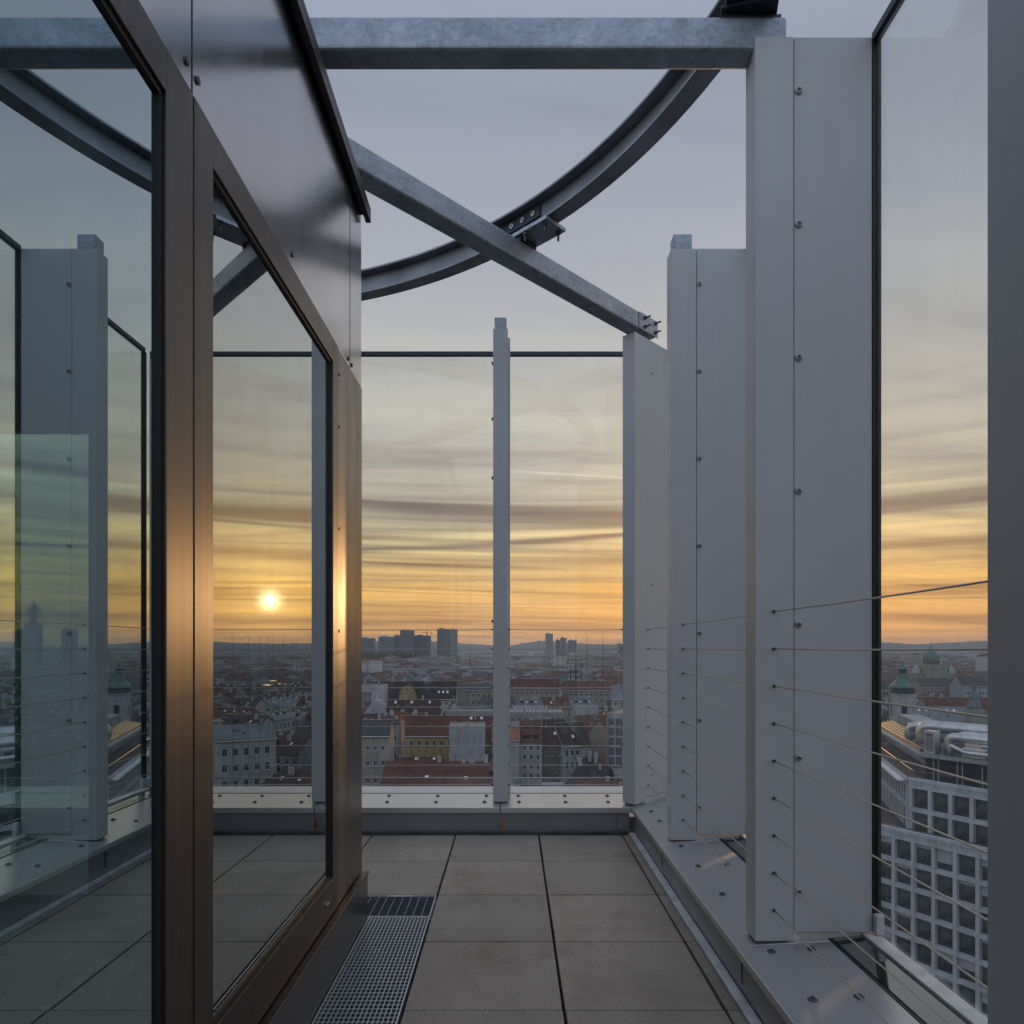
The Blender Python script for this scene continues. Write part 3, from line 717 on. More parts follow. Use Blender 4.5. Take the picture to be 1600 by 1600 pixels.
    L(nt, mixc(nt, M_(nt, 'MULTIPLY', w, .85), c, (.04, .045, .05, 1)), bsdf(m).inputs['Base Color']); MAT['farwall'] = m
    MAT['farroof'] = tinted('far_roof', [(.15, .06, .04), (.11, .055, .045), (.07, .07, .075), (.20, .21, .22), (.13, .11, .10), (.26, .27, .28), (.17, .07, .05), (.10, .12, .12)], .6, .1, .05, .3, True)
    m = principled('bare_trees', (.05, .05, .035), .95); vary(m, (.03, .034, .022), (.075, .065, .045), .06, 6); MAT['trees'] = m
    m = principled('trunk', (.05, .04, .03), .9); MAT['trunk'] = m
mkcity()

def setting():
    m = MB(); S = 40000
    m.poly([(-S, -2000, G), (S, -2000, G), (S, S, G), (-S, S, G)])
    tag(m.build('city_ground', MAT['ground']), None, None, kind='structure')
    # our own building below the terrace
    m = MB(); m.box(-9, 1.35, -9, 4.95, G + .02, -.36); tag(m.build('own_building', MAT['sheet']), None, None, kind='structure')
    # hills on the horizon: a real ridge, its height following the skyline
    m = MB(); prof = [(-50, 40), (-36, 60), (-30, 90), (-20, 120), (-13, 215), (-9, 225), (-5.5, 190), (-3.4, 130), (-1.5, 105), (0, 95), (1.2, 175), (2.4, 215), (3.6, 205), (5.5, 150), (7, 128), (9.2, 118), (11, 160), (14, 215), (17, 150), (20, 150), (24, 190), (28, 180), (30.5, 128), (32, 160), (34.2, 215), (36, 195), (40, 150), (55, 90)]
    rr = random.Random(5); D0, D1 = 9000.0, 14500.0
    def hgt(a):
        for (a0, h0), (a1, h1) in zip(prof[:-1], prof[1:]):
            if a0 <= a <= a1:
                s = (a - a0) / (a1 - a0); s = s * s * (3 - 2 * s); return h0 + (h1 - h0) * s
        return 50
    na = 420; rows = [(0, 0), (.15, .35), (.35, .75), (.5, 1.0), (.7, .8), (1, .3)]
    for i in range(na + 1):
        a = -50 + 105 * i / na; h = hgt(a) * .62 * (1 + .05 * math.sin(a * 9) + .03 * math.sin(a * 23 + 1) + rr.uniform(-.012, .012))
        for t, k in rows:
            d = D0 + (D1 - D0) * t; jit = 1 + (.25 * math.sin(a * 2.3 + t * 9) if 0 < t < .5 else 0)
            m.v.append((d * math.tan(R(a)) if abs(a) < 60 else 0, d, G - 3 + (h + 60) * k * jit * (d / 11750 if k == 1 else 1)))
    k = len(rows)
    for i in range(na):
        for q in range(k - 1):
            m.f.append((i * k + q, (i + 1) * k + q, (i + 1) * k + q + 1, i * k + q + 1)); m.m.append(0)
    tag(m.build('hills', MAT['hills'], smooth=True), None, None, kind='structure')
    # evening haze over the town
    m = MB(); m.box(-16000, 16000, -60, 16000, G - 1, 260)
    hm = bpy.data.materials.new('haze'); hm.use_nodes = True; nt = hm.node_tree; nt.nodes.clear()
    o = N(nt, 'ShaderNodeOutputMaterial'); v = N(nt, 'ShaderNodeVolumePrincipled')
    v.inputs['Density'].default_value = 6.0e-5; v.inputs['Color'].default_value = (.80, .86, .97, 1); v.inputs['Anisotropy'].default_value = .05
    L(nt, v.outputs[0], o.inputs['Volume'])
    tag(m.build('haze', hm), None, None, kind='stuff')
setting()

# ================================================================== THE TOWN
def at(px, py, z):
    """ground position (x, y) of a point of height z seen at photo pixel (px, py)"""
    d = (H - z) * F / (py - YH); return (px - 800) * d / F, d
FOOT = []          # footprints already taken: (cx, cy, radius)

def window_mesh(w, h):
    m = MB()
    m.box(-w / 2, w / 2, -.10, .02, 0, h, 0)
    m.box(-w / 2 + .12, -.04, -.11, -.08, .12, h - .12, 1); m.box(.04, w / 2 - .12, -.11, -.08, .12, h - .12, 1)
    m.box(-w / 2 - .15, w / 2 + .15, -.22, .0, -.16, -.01, 0)
    return m.mesh('window', [MAT['hframe'], MAT['hglass']])
WIN = window_mesh(1.25, 2.0)
WINS = window_mesh(1.0, 1.4)

def gable_roof(m, w, d, ze, zr, ov=.5, mi=0, hip=0.0):
    """ridge along x; footprint 0..w, 0..d"""
    t = .3
    if hip:
        a = [(-ov, -ov, ze), (w + ov, -ov, ze), (w + ov, d + ov, ze), (-ov, d + ov, ze)]; r0 = (hip, d / 2, zr); r1 = (w - hip, d / 2, zr)
        m.poly([a[0], a[1], r1, r0], mi); m.poly([a[1], a[2], r1], mi); m.poly([a[2], a[3], r0, r1], mi); m.poly([a[3], a[0], r0], mi)
        m.poly([a[3], a[2], a[1], a[0]], mi)
    else:
        s = (zr - ze) / (d / 2)
        for sg in (0, 1):
            y0, y1 = (-ov, d / 2) if sg == 0 else (d + ov, d / 2)
            m.hexa([(-.15, y0, ze - s * ov), (w + .15, y0, ze - s * ov), (w + .15, y1, zr), (-.15, y1, zr), (-.15, y0, ze - s * ov + t), (w + .15, y0, ze - s * ov + t), (w + .15, y1, zr + t), (-.15, y1, zr + t)], mi)

def house(name, label, cat, loc, rz, w, d, ze, zr, wm, rm, wins=(), zb=G, hip=0, chim=(), dorm=(), parapet=False, win=None, group=None, gablemat=None, sky=()):
    """loc = front left corner, front wall along local +x facing local -y. wins: (side, x0, x1, n, z, scale)"""
    t = thing(name, label, cat, (loc[0], loc[1], zb), rz, group)
    e, r = ze - zb, zr - zb
    m = MB(); m.box(0, w, 0, d, 0, e)
    if not hip and not parapet and r > e + .5:
        for x in (0, w - .35):
            m.extrude([(x, .02, e + .002), (x, d - .02, e + .002), (x, d / 2, r - .02)], (.35, 0, 0))
    if parapet:
        for b in ((0, w, 0, .3), (0, w, d - .3, d), (0, .3, .301, d - .301), (w - .3, w, .301, d - .301)): m.box(*b, e + .002, e + .7)
    m.build('wall', MAT[wm], t)
    if not parapet and r > e + .2:
        m = MB(); gable_roof(m, w, d, e, r, .5, 0, hip); ro = m.build('roof', MAT[rm], t)
    else:
        m = MB(); m.box(.31, w - .31, .31, d - .31, e + .01, e + .25); ro = m.build('roof', MAT[rm], t)
    if r > e + .6 or True:
        if e > 6 and not parapet:
            m = MB(); m.box(-.25, w + .25, -.35, -.001, e - .7, e - .25); m.build('cornice', MAT[wm], t)
    for cx, cy, ch in chim:
        m = MB(); zz = r - abs(cy - d / 2) / (d / 2) * (r - e) if not parapet else e
        m.box(cx - .5, cx + .5, cy - .35, cy + .35, zz - .6, zz + ch); m.box(cx - .58, cx + .58, cy - .43, cy + .43, zz + ch + .005, zz + ch + .18); m.build('chimney', MAT['chim'], ro)
    rc = random.Random(int(abs(loc[0] * 7 + loc[1] * 13)))
    if not parapet and not hip and not dorm and w > 9:
        s0 = (r - e) / (d / 2)
        for _ in range(3):
            dx, y = rc.uniform(.1, .9) * w, rc.uniform(.25, .75) * d / 2; z0 = e + y * s0 + .33; m = MB()
            m.hexa([(dx - .55, y, z0), (dx + .55, y, z0), (dx + .55, y + 1, z0 + s0), (dx - .55, y + 1, z0 + s0), (dx - .55, y, z0 + .08), (dx + .55, y, z0 + .08), (dx + .55, y + 1, z0 + s0 + .08), (dx - .55, y + 1, z0 + s0 + .08)], 0)
            m.hexa([(dx - .42, y + .12, z0 + .12 * s0 + .081), (dx + .42, y + .12, z0 + .12 * s0 + .081), (dx + .42, y + .88, z0 + .88 * s0 + .081), (dx - .42, y + .88, z0 + .88 * s0 + .081)] + [(a_, b_, c_ + .02) for a_, b_, c_ in [(dx - .42, y + .12, z0 + .12 * s0 + .081), (dx + .42, y + .12, z0 + .12 * s0 + .081), (dx + .42, y + .88, z0 + .88 * s0 + .081), (dx - .42, y + .88, z0 + .88 * s0 + .081)]], 1)
            m.build('roof_window', [MAT['greyroof'], MAT['hglass']], ro)
        m = MB(); m.cyl((-.2, -.55, e - .35), (w + .2, -.55, e - .35), .12, n=6); m.build('gutter', MAT['flash'], ro)
        m = MB(); m.cyl((-.15, d / 2, r + .3), (w + .15, d / 2, r + .3), .14, n=5); m.build('ridge', MAT['chim'], ro)
    if not wins and wm not in ('firewall', 'yellow', 'terracotta') and w > 7:
        nn_ = max(2, int(w / 3.1)); wins = tuple(('F', .6, w - .6, nn_, ze - q_, .95) for q_ in (3.6, 7.4, 11.2) if ze - q_ > zb + 1.5)
    for _ in range(3 if not chim else 2):
        cx, cy = rc.uniform(.12, .88) * w, rc.uniform(.3, .62) * d; zz = r - abs(cy - d / 2) / (d / 2) * (r - e) if not parapet else e + .26
        m = MB(); q = rc.uniform(.18, .5); m.box(cx - q, cx + q, cy - .25, cy + .25, zz - .5, zz + rc.uniform(.6, 1.5)); m.build('chimney', MAT['chim'], ro)
    cx, cy = rc.uniform(.2, .8) * w, d * .5; m = MB(); m.cyl((cx, cy, r - .3), (cx, cy, r + rc.uniform(2, 3.6)), .07, n=5)
    m.box(cx - .7, cx + .7, cy - .03, cy + .03, r + 1.6, r + 1.66); m.build('aerial', MAT['darksteel'], ro)
    for dx, fy, dw, dh in dorm:     # dormer on the front slope
        y = fy * d / 2; zz = e + fy * (r - e); m = MB()
        m.box(dx - dw / 2, dx + dw / 2, y, y + dh * 1.1 + .4, zz - .3, zz + dh, 0); m.box(dx - dw / 2 - .15, dx + dw / 2 + .15, y - .2, y + dh * 1.2 + .4, zz + dh + .005, zz + dh + .2, 0)
        m.box(dx - dw / 2 + .2, dx + dw / 2 - .2, y - .04, y - .001, zz + .1, zz + dh - .15, 1); m.build('dormer', [MAT[rm], MAT['hglass']], ro)
    for dx, fy in sky:              # flat roof windows on the front slope
        s = (r - e) / (d / 2); y = fy * d / 2; z0 = e + fy * (r - e) + .34; m = MB()
        m.hexa([(dx - .5, y, z0), (dx + .5, y, z0), (dx + .5, y + .9, z0 + .9 * s), (dx - .5, y + .9, z0 + .9 * s), (dx - .5, y, z0 + .1), (dx + .5, y, z0 + .1), (dx + .5, y + .9, z0 + .9 * s + .1), (dx - .5, y + .9, z0 + .9 * s + .1)])
        m.build('roof_window', MAT['skyw'], ro)
    for side, x0, x1, n, z, sc_ in wins:
        for i in range(n):
            x = x0 + (x1 - x0) * (i + .5) / n
            o = put('window', win or WIN, t)
            if side == 'F': o.location = (x, 0, z - zb)
            elif side == 'L': o.location = (0, x, z - zb); o.rotation_euler.z = R(-90)
            elif side == 'R': o.location = (w, x, z - zb); o.rotation_euler.z = R(90)
            o.scale = (sc_, 1, sc_)
    c, s_ = math.cos(rz), math.sin(rz)
    FOOT.append((loc[0] + c * w / 2 - s_ * d / 2, loc[1] + s_ * w / 2 + c * d / 2, math.hypot(w, d) / 2))
    return t

def heroes():
    # --- the block just beyond the end parapet
    house('town_house', 'long house with low red roof just beyond the far glass, two roof windows', 'house', (-36.5, 188), 0, 35.5, 22, -38.8, -31.6, 'beige', 'redA', chim=((15.5, 10.8, 1.6), (29, 10.6, 2.2), (22.5, 10.5, .8), (24.5, 10.5, .8)), sky=((12.5, .45), (23.5, .42)), dorm=((32, .55, 4, 1.4),))
    house('town_house', 'low dark roofed house at the lower left of the far glass', 'house', (-52, 186), 0, 15, 20, -40.5, -38.5, 'stone', 'blackroof')
    house('town_house', 'beige old apartment house with blank side and few windows at far left of the glass', 'house', (-54, 212), R(4), 16, 15, -25.6, -21.8, 'beige', 'darkroof',
          wins=(('F', 8.2, 15.2, 3, -30.2, .75), ('F', 8.2, 15.2, 3, -35.2, .95), ('F', 8.2, 15.2, 3, -40.4, 1.0)), win=WIN, chim=((4, 7.5, 1.8), (12, 7.5, 1.8)))
    house('town_house', 'narrow stair wing with lit pipe edge between beige house and yellow facade', 'house', (-41.6, 236), 0, 3.3, 9, -24.5, -23.2, 'beige', 'darkroof', wins=(('F', .3, 2.4, 1, -30.5, 1), ('F', .3, 2.4, 1, -36.5, 1)))
    m = MB(); m.cyl((-38.2, 235.7, -43), (-38.2, 235.7, -21.5), .22, n=8); tag(m.build('flue_pipe', MAT['copper']), 'tall thin flue pipe catching orange light beside the yellow facade', 'pipe')
    house('town_house', 'yellow house with a row of windows under a long red roof', 'house', (-47.5, 288), 0, 39, 15, -35.2, -27.8, 'yellow', 'redA',
          wins=(('F', .6, 22.8, 7, -39.4, 1.15), ('F', .6, 22.8, 7, -42.0, .55)), chim=((5, 8.8, 2.6), (10.5, 8.8, 2.6), (17, 9, 2)), sky=((30, .8), (34.5, .8)))
    house('town_house', 'low red hipped roof wing in the courtyard below the yellow facade', 'house', (-45.5, 266), 0, 20, 9, -44.6, -41.2, 'olive', 'redA', hip=4, sky=((8, .6), (15, .6)))
    t = house('town_house', 'house with a big blank pale grey fire wall and a flue in its middle', 'house', (-24, 262), R(1.5), 13.6, 14, -28.9, -28.7, 'firewall', 'greyroof', parapet=True)
    m = MB(); m.box(2.7, 3.3, -.35, -.01, 8, 25.5); m.box(2.3, 3.7, -.6, -.01, 9, 12.5); m.build('flue', MAT['chim'], t)
    house('town_house', 'dim tan courtyard house right of the pale fire wall', 'house', (-10, 276), 0, 9, 12, -33.8, -29.5, 'tan', 'redA', wins=(('F', .6, 8.4, 3, -38, 1), ('F', .6, 8.4, 3, -42, 1)))
    house('garden_house', 'small terracotta gabled annex lit orange at the foot of the pipe', 'house', (-40.6, 232), R(-8), 4.6, 8, -38.6, -36.2, 'terracotta', 'redB')
    # --- second row left
    house('town_house', 'house with steep dark brown roof and two roof windows behind the long red roof', 'house', (-62, 338), R(3), 26, 15, -34.0, -24.6, 'stone', 'brownroof', wins=(('F', 2, 24, 6, -38.4, 1),), chim=((9, 7.5, 2.2), (17.5, 7.5, 2.2)), sky=((4, .8), (12, .8), (21, .8)))
    house('town_house', 'white gabled house end with steep roof facing the terrace', 'house', (-35.6, 352), R(-83), 12, 11.5, -32.6, -25.0, 'firewall', 'brownroof', wins=(('L', 6.5, 8.5, 1, -31, .7),), win=WINS, chim=((5, 5.7, 1.8),))
    house('town_house', 'house with black mansard roof behind the white gable', 'house', (-78, 392), 0, 46, 14, -27.4, -17.8, 'greywhite', 'blackroof', chim=((9, 7, 2.4), (16, 7, 2.2), (28, 6.4, 1.5)), sky=((36, .3), (38.5, .3), (41, .3)))
    # yellow curved gable
    t = thing('gable_house', 'yellow house front with a rounded gable and three windows', 'house', (-63.6, 386, G), 0)
    bell = [(9.8, 28.0), (9.5, 29.6), (8.8, 31.2), (7.7, 32.6), (6.3, 33.5), (4.9, 33.8), (3.5, 33.5), (2.1, 32.6), (1.0, 31.2), (.3, 29.6), (0, 28.0)]
    m = MB(); m.extrude([(0, 0, 0), (9.8, 0, 0)] + [(x, 0, q) for x, q in bell], (0, 5, 0)); m.build('wall', MAT['yellow'], t)
    m = MB()
    for (xa, za), (xb, zb2) in zip(bell[:-1], bell[1:]):
        ox = lambda x: 4.9 + (x - 4.9) * 1.06
        m.hexa([(xa, -.25, za), (xb, -.25, zb2), (xb, 5.2, zb2), (xa, 5.2, za), (ox(xa), -.25, za + .35), (ox(xb), -.25, zb2 + .35), (ox(xb), 5.2, zb2 + .35), (ox(xa), 5.2, za + .35)])
    m.build('roof_edge', MAT['darkroof'], t)
    for x, z in ((2.2, 28.2), (4.9, 30.4), (7.6, 28.2)):
        o = put('window', WINS, t, loc=(x, 0, z)); o.scale = (1.0, 1, 1.3)
    house('town_house', 'pale block with flat top rising at far left of the glass', 'house', (-72, 352), 0, 6.6, 10, -18.0, -17.6, 'firewall', 'greyroof', parapet=True, wins=(('F', .6, 6, 2, -24, .7), ('F', .6, 6, 2, -28, .7)), win=WINS, chim=((3, 5, 2.2),))
    house('town_house', 'pale gabled house with one attic window at far left of the glass', 'house', (-70.5, 330), R(-90 + 12), 9, 15, -33.2, -23.5, 'firewall', 'darkroof', wins=(('L', 9.5, 11.5, 1, -27.0, 1.4),)) if False else None
    t = thing('gable_house', 'pale gabled house with one dark attic window at far left of the glass', 'house', (-74.5, 338, G), 0)
    m = MB(); m.extrude([(0, 0, 0), (13, 0, 0), (13, 0, 22), (8.5, 0, 28.6), (6.0, 0, 28.6), (0, 0, 20)], (0, 14, 0)); m.build('wall', MAT['firewall'], t)
    for wx_, wz_, ws_ in ((9.6, 19.6, 1.6), (3.0, 15, 1.0), (6.0, 15, 1.0), (9.0, 12, 1.0), (3.0, 11, 1.0)):
        o = put('window', WINS, t, loc=(wx_, 0, wz_)); o.scale = (ws_, 1, ws_ * 1.1)
    house('town_house', 'tan courtyard facade with two rows of windows left of the slim post', 'house', (-40, 422), R(2), 32, 13, -24.0, -20.6, 'tan', 'darkroof', wins=(('F', 11, 31, 6, -28.5, 1.1), ('F', 11, 31, 6, -32.8, 1.1)), chim=((4, 6, 2), (27, 6, 2)))
    house('town_house', 'flat roofed grey house with a terrace storey behind the fire wall', 'house', (-31, 318), 0, 24, 12, -28.2, -27.6, 'stone', 'greyroof', parapet=True, wins=(('F', 7, 23, 6, -32, 1.2),))
    house('town_house', 'house with dark green sheet roof running behind the yellow gable', 'house', (-100, 430), 0, 62, 12, -25.4, -21.4, 'stone', 'greyroof', chim=((40, 6, 1.5),))
    # --- right half
    t = house('town_house', 'ornate grey white corner house with three windows per floor and red dormer roof', 'house', (3.2, 276), 0, 8.9, 13, -36.0, -28.2, 'greywhite', 'redB',
          wins=tuple(('F', .5, 8.6, 3, z, 1.0) for z in (-39.5, -43.3, -47.0, -50.9)), dorm=((2.5, .12, 2.6, 1.5), (6.4, .12, 2.2, 1.5), (2.7, .58, 2.3, 1.4), (6.6, .58, 2.3, 1.4)), chim=((8.3, 7, 1.6),))
    for z in (16.2, 12.4, 8.4, 4.6): box('string_course', MAT['greywhite'], (-.1, 9, -.18, -.001, z - .25, z), t)
    house('town_house', 'house with blank grey side wall and brick chimneys left of the ornate corner house', 'house', (-8, 272), 0, 11, 13, -34.6, -30.6, 'firewall', 'terracotta', chim=((10.2, 5, 1.8), (7, 6.5, 2)))
    house('town_house', 'shaded olive fronted house with broad brown red roof next to the ornate one', 'house', (12.4, 278), R(-3), 9.0, 16, -37.4, -28.4, 'olive', 'brownroof', wins=(('F', .5, 8, 3, -42, .8), ('F', .5, 8, 3, -47, .8)), sky=((5, .35),))
    house('town_house', 'house with arched windows and brown roof right of the shaded olive front', 'house', (20.5, 276), R(24), 13, 15, -38.0, -29.6, 'greywhite', 'brownroof', wins=(('F', .4, 8, 3, -42, 1.25), ('F', .4, 8, 3, -47, 1.25)), sky=((6, .3),))
    house('town_house', 'dark hipped roof with white chimneys in the right half of the far glass', 'house', (16.5, 214), R(-12), 15, 17, -41.5, -33.6, 'stone', 'blackroof', hip=5, chim=((7, 7.5, 2.6), (9, 7.0, 3.0), (10.5, 5, 1.5), (4, 6, 2)))
    house('town_house', 'house with pale red tiled roof at the lower right of the far glass', 'house', (17.8, 176), R(5), 14, 14, -40.5, -34.2, 'firewall', 'redB', hip=0, chim=((11, 4, 1.5), (8.4, 7, 1)), dorm=((3.4, .5, 1.3, .9),))
    house('town_house', 'small red roofed annex right at the foot of the slim post', 'house', (-3, 182), 0, 7, 10, -41, -37, 'stone', 'terracotta')
    # skylight hall
    t = house('hall', 'grey hall roof carrying three white striped skylights', 'hall', (-2, 330), 0, 27, 22, -30.0, -29.4, 'stone', 'greyroof', parapet=True)
    for k in range(3):
        x = 3.2 + 5.8 * k
        m = MB(); m.extrude([(x, 4, 23.3), (x + 4.6, 4, 23.3), (x + 4.4, 4, 26.9), (x - .8, 4, 26.5)], (0, 1.2, 0), 0)
        for q in range(7):
            f = q / 6.5; xa = x - .8 + 5.2 * f; xb = x + .2 + 4.4 * f * .9
            m.extrude([(xa, 3.96, 26.6), (xa + .38, 3.96, 26.6), (xb + .38, 3.96, 23.4), (xb, 3.96, 23.4)], (0, -.06, 0), 1)
        m.build('skylight', [MAT['rubber'], MAT['skyw']], t)
    house('town_house', 'house with tan gabled side and red roof right of the brown roofs', 'house', (28.0, 300), R(-84), 14, 14, -36.2, -28.6, 'tan', 'redA')
    house('town_house', 'broad tan house with low red roof beside the white box', 'house', (30, 318), R(6), 14, 12, -35.0, -30.2, 'tan', 'redB', chim=((4, 6, 1.5),))
    house('town_house', 'plain white box of a house in the right half of the far glass', 'house', (32, 340), 0, 10.5, 12, -28.2, -27.8, 'firewall', 'greyroof', parapet=True, chim=((3, 5, 1.4), (7.4, 4, 2)), wins=(('F', 6.8, 10, 2, -33, .7),), win=WINS)
    house('town_house', 'white penthouse with dark terrace windows above the brown roofs', 'house', (20, 302), R(-6), 10, 9, -32.5, -32.0, 'greywhite', 'greyroof', parapet=True, wins=(('F', .6, 9.4, 4, -36, 1.2),))
    t = house('office_block', 'blue grey glazed office block against the corner post', 'office block', (33.8, 246), R(-20), 14, 20, -22.5, -22.2, 'bluewhite', 'greyroof', parapet=True)
    for k in range(5):
        for q in range(6): box('window', MAT['blueglass'], (.8 + 2.6 * k, 2.9 + 2.6 * k, -.06, -.002, 9.5 + 3.4 * q, 12.3 + 3.4 * q), t)
    m = MB(); m.cyl((33.9, 245.4, -52), (33.9, 245.4, -20.5), .2, n=8); tag(m.build('flue_pipe', MAT['copper']), 'thin flue pipe catching orange light on the blue grey office block', 'pipe')
    house('town_house', 'grey green house with flat skylight below the blue grey office block', 'house', (31, 205), R(-4), 16, 20, -38.0, -36.0, 'olive', 'greyroof', parapet=True, sky=())
    house('town_house', 'long tan facade with many windows behind the skylight hall', 'house', (-2, 428), R(3), 32, 13, -23.4, -18.0, 'tan', 'redA', wins=tuple(('F', 1, 31, 10, z, 1.0) for z in (-27.4, -31.2, -35)))
    house('town_house', 'long beige facade with red roof right of the skylight hall', 'house', (32, 438), R(-4), 40, 13, -25.0, -19.8, 'beige', 'redB', wins=tuple(('F', 1, 39, 12, z, 1.0) for z in (-29, -33, -37)))
    house('town_house', 'grey house with pitched sheet roof and lit chimneys behind the blue office block', 'house', (52, 360), R(-8), 24, 12, -25, -18.5, 'greywhite', 'greyroof', chim=((4, 6, 1.6), (8, 6, 1.6), (12, 6, 1.6)))
    # things seen only in the window reflection, in front of the low sun
    house('town_house', 'tall white apartment house mirrored in the pavilion window', 'house', (66, 196), R(-28), 16, 14, -24, -21, 'greywhite', 'greyroof', wins=tuple(('F', 1, 15, 5, z, 1.1) for z in (-28.6, -33, -37.4, -41.8)), chim=((3, 7, 1.5),))
    house('town_house', 'dark fronted house below the mirrored sun', 'house', (84, 206), R(-30), 28, 16, -30, -25.5, 'olive', 'blackroof', wins=tuple(('F', 1, 27, 8, z, 1.1) for z in (-35, -39.5)))
heroes()

# --- the white office building with its grid front (right hand screen)
def grid_block():
    u = Vector((.515, -.857, 0)); v = Vector((.32, .947, 0)).normalized(); n = Vector((.857, .515, 0))   # along front, along side, into the building
    P0 = Vector((57.5, 100, 0))
    t = thing('office_building', 'white office building with a deep window grid and ducts on its roof', 'office building', (57.5, 100, G), math.atan2(u.y, u.x))
    # local frame: +x along the front, +y into the building
    rz = math.atan2(u.y, u.x)
    inv = Matrix.Rotation(-rz, 3, 'Z')
    vl = inv @ v       # side wall direction in local axes
    z = lambda q: q - G
    ztop, zmid = -18.0, -24.9
    Wd = 46.0
    bay = 2.72; fl = 3.40
    def grid(x0, nx, zt, rows, y, dep, par, lab):
        m = MB()
        pier = .48; sp = .54
        for i in range(nx + 1): m.box(x0 + bay * i - pier / 2, x0 + bay * i + pier / 2, y, y + dep, zt - .9 - fl * rows, zt)
        for j in range(rows + 1):
            zz = zt - .75 - fl * j
            for i in range(nx):
                m.box(x0 + bay * i + pier / 2 + .001, x0 + bay * (i + 1) - pier / 2 - .001, y + .04, y + dep, zz - sp / 2, zz + sp / 2)
        for i in range(nx): m.box(x0 + bay * i + pier / 2 + .001, x0 + bay * (i + 1) - pier / 2 - .001, y + .03, y + dep, zt - .435, zt - .002)
        m.box(x0 - pier / 2 - .1, x0 + bay * nx + pier / 2 + .1, y - .12, y + dep, zt + .003, zt + .45)
        m.build('front_grid', MAT['office'], t)
        gm = MB(); gm.box(0, bay - pier - .02, 0, .08, 0, fl - sp - .02, 0); gm.box(.0, bay - pier - .02, -.05, -.002, 0, .10, 1)
        gm.box(.0, .07, -.05, -.002, .101, fl - sp - .02, 1); gm.box(bay - pier - .09, bay - pier - .02, -.05, -.002, .101, fl - sp - .02, 1)
        me = gm.mesh('window', [MAT['officeglass'], MAT['office']])
        bl = MB(); bl.box(.02, bay - pier - .04, -.10, -.06, 0, 1, 0); bme = bl.mesh('blind', [MAT['firewall']])
        for j in range(rows):
            for i in range(nx):
                o = put('window', me, t, loc=(x0 + bay * i + pier / 2 + .01, y + dep - .09, zt - .75 - fl * (j + 1) + sp / 2 + .01))
                if rnd.random() < .38 and par:
                    k = rnd.choice((.5, .9, 1.3, 1.8)); b = put('blind', bme, o, loc=(0, 0, fl - sp - .04 - k)); b.scale = (1, 1, k)
    grid(.4, 12, z(ztop), 2, 0, .62, False, 'u')
    # lower block, four metres further out
    L0 = inv @ (Vector((52.8, 99, 0)) - P0)
    yl = L0.y
    xl = L0.x - 11.5
    grid(xl, 17, z(zmid) + .3, 6, yl, .62, True, 'l')
    zb_ = z(zmid) + .3 - .75 - fl * 6
    m = MB()
    m.box(.1, 12 * bay + .7, .64, 16, z(zmid) - .05, z(ztop) - .3)            # core upper
    m.box(xl, xl + 17 * bay, yl + .64, 16, 0, z(zmid) - .1)                       # core lower
    m.build('core', MAT['interior'], t)
    m = MB(); m.box(xl, xl + 17 * bay, yl + .1, -.01, z(zmid) - .09, z(zmid) - .02); m.build('terrace', MAT['membrane'], t)
    m = MB()
    for i in range(18): m.box(xl + bay * i - .3, xl + bay * i + .3, yl, yl + .6, 0, zb_)
    m.build('ground_arcade', MAT['office'], t)
    # side wall (receding left): closely set tall windows
    m = MB(); Ls = 44; pn = Vector((-vl.y, vl.x, 0))
    if pn.x > 0: pn = -pn
    def sbox(s0, s1, o0, o1, za, zb2, mm, mi=0):
        p = lambda s, o, zq: tuple(vl * s + pn * o + Vector((0, 0, zq)))
        mm.hexa([p(s0, o1, za), p(s0, o0, za), p(s1, o0, za), p(s1, o1, za), p(s0, o1, zb2), p(s0, o0, zb2), p(s1, o0, zb2), p(s1, o1, zb2)], mi)
    for k in range(24): sbox(1.83 * k, 1.83 * k + .55, -.3, .10, z(zmid) - .05, z(ztop) - .01, m)
    sbox(0, Ls, -.3, .06, z(-21.9), z(-21.2), m); sbox(0, Ls, -.32, .14, z(ztop) - .75, z(ztop) - .012, m); sbox(-.05, Ls, -.1, .25, z(ztop) + .0, z(ztop) + .45, m)
    m.build('side_grid', MAT['office'], t)
    m = MB(); sbox(.1, Ls, -1.2, -.31, z(zmid), z(ztop) - .1, m); m.build('side_glazing', MAT['hglass'], t)
    m = MB(); sbox(.5, Ls, .26, 1.2, z(ztop) - .2, z(ztop) + .02, m); m.build('side_gutter', MAT['flash'], t)
    # set back glazed storey and roof slab
    zs, zr = z(ztop) + .46, z(-14.1)
    def inset(a):      # corner point moved inwards from both faces by a
        # local: front is y=0 (inwards +y), side line along vl (inwards -pn)
        # intersection of y=a with side line offset -a
        base = -pn * a; s = (a - base.y) / vl.y; q = base + vl * s
        return q
    def slab(a, za, zb2, mat, nm, xe=40, se=42):
        q = inset(a); e = q + vl * se; m = MB()
        m.prism([(q.x, q.y), (xe, q.y), (xe, e.y), (e.x, e.y)], za, zb2); return m.build(nm, MAT[mat], t)
    slab(.3, z(ztop) - .09, z(ztop) + .02, 'membrane', 'roof_terrace')
    slab(2.6, z(ztop) + .03, zr - .45, 'hglass', 'penthouse_glazing')
    m = MB(); q = inset(2.45)
    for k in range(12):
        for dx in (0, .7): m.box(q.x + 1.2 + 3.2 * k + dx, q.x + 1.35 + 3.2 * k + dx, q.y - .05, q.y + .05, z(ztop) + .03, zr - .46)
    m.build('penthouse_mullion', MAT['bluewhite'], t)
    slab(1.5, zr - .44, zr, 'sheet', 'roof_slab')
    slab(2.2, zr + .01, zr + .016, 'greyroof', 'roof_sheet')
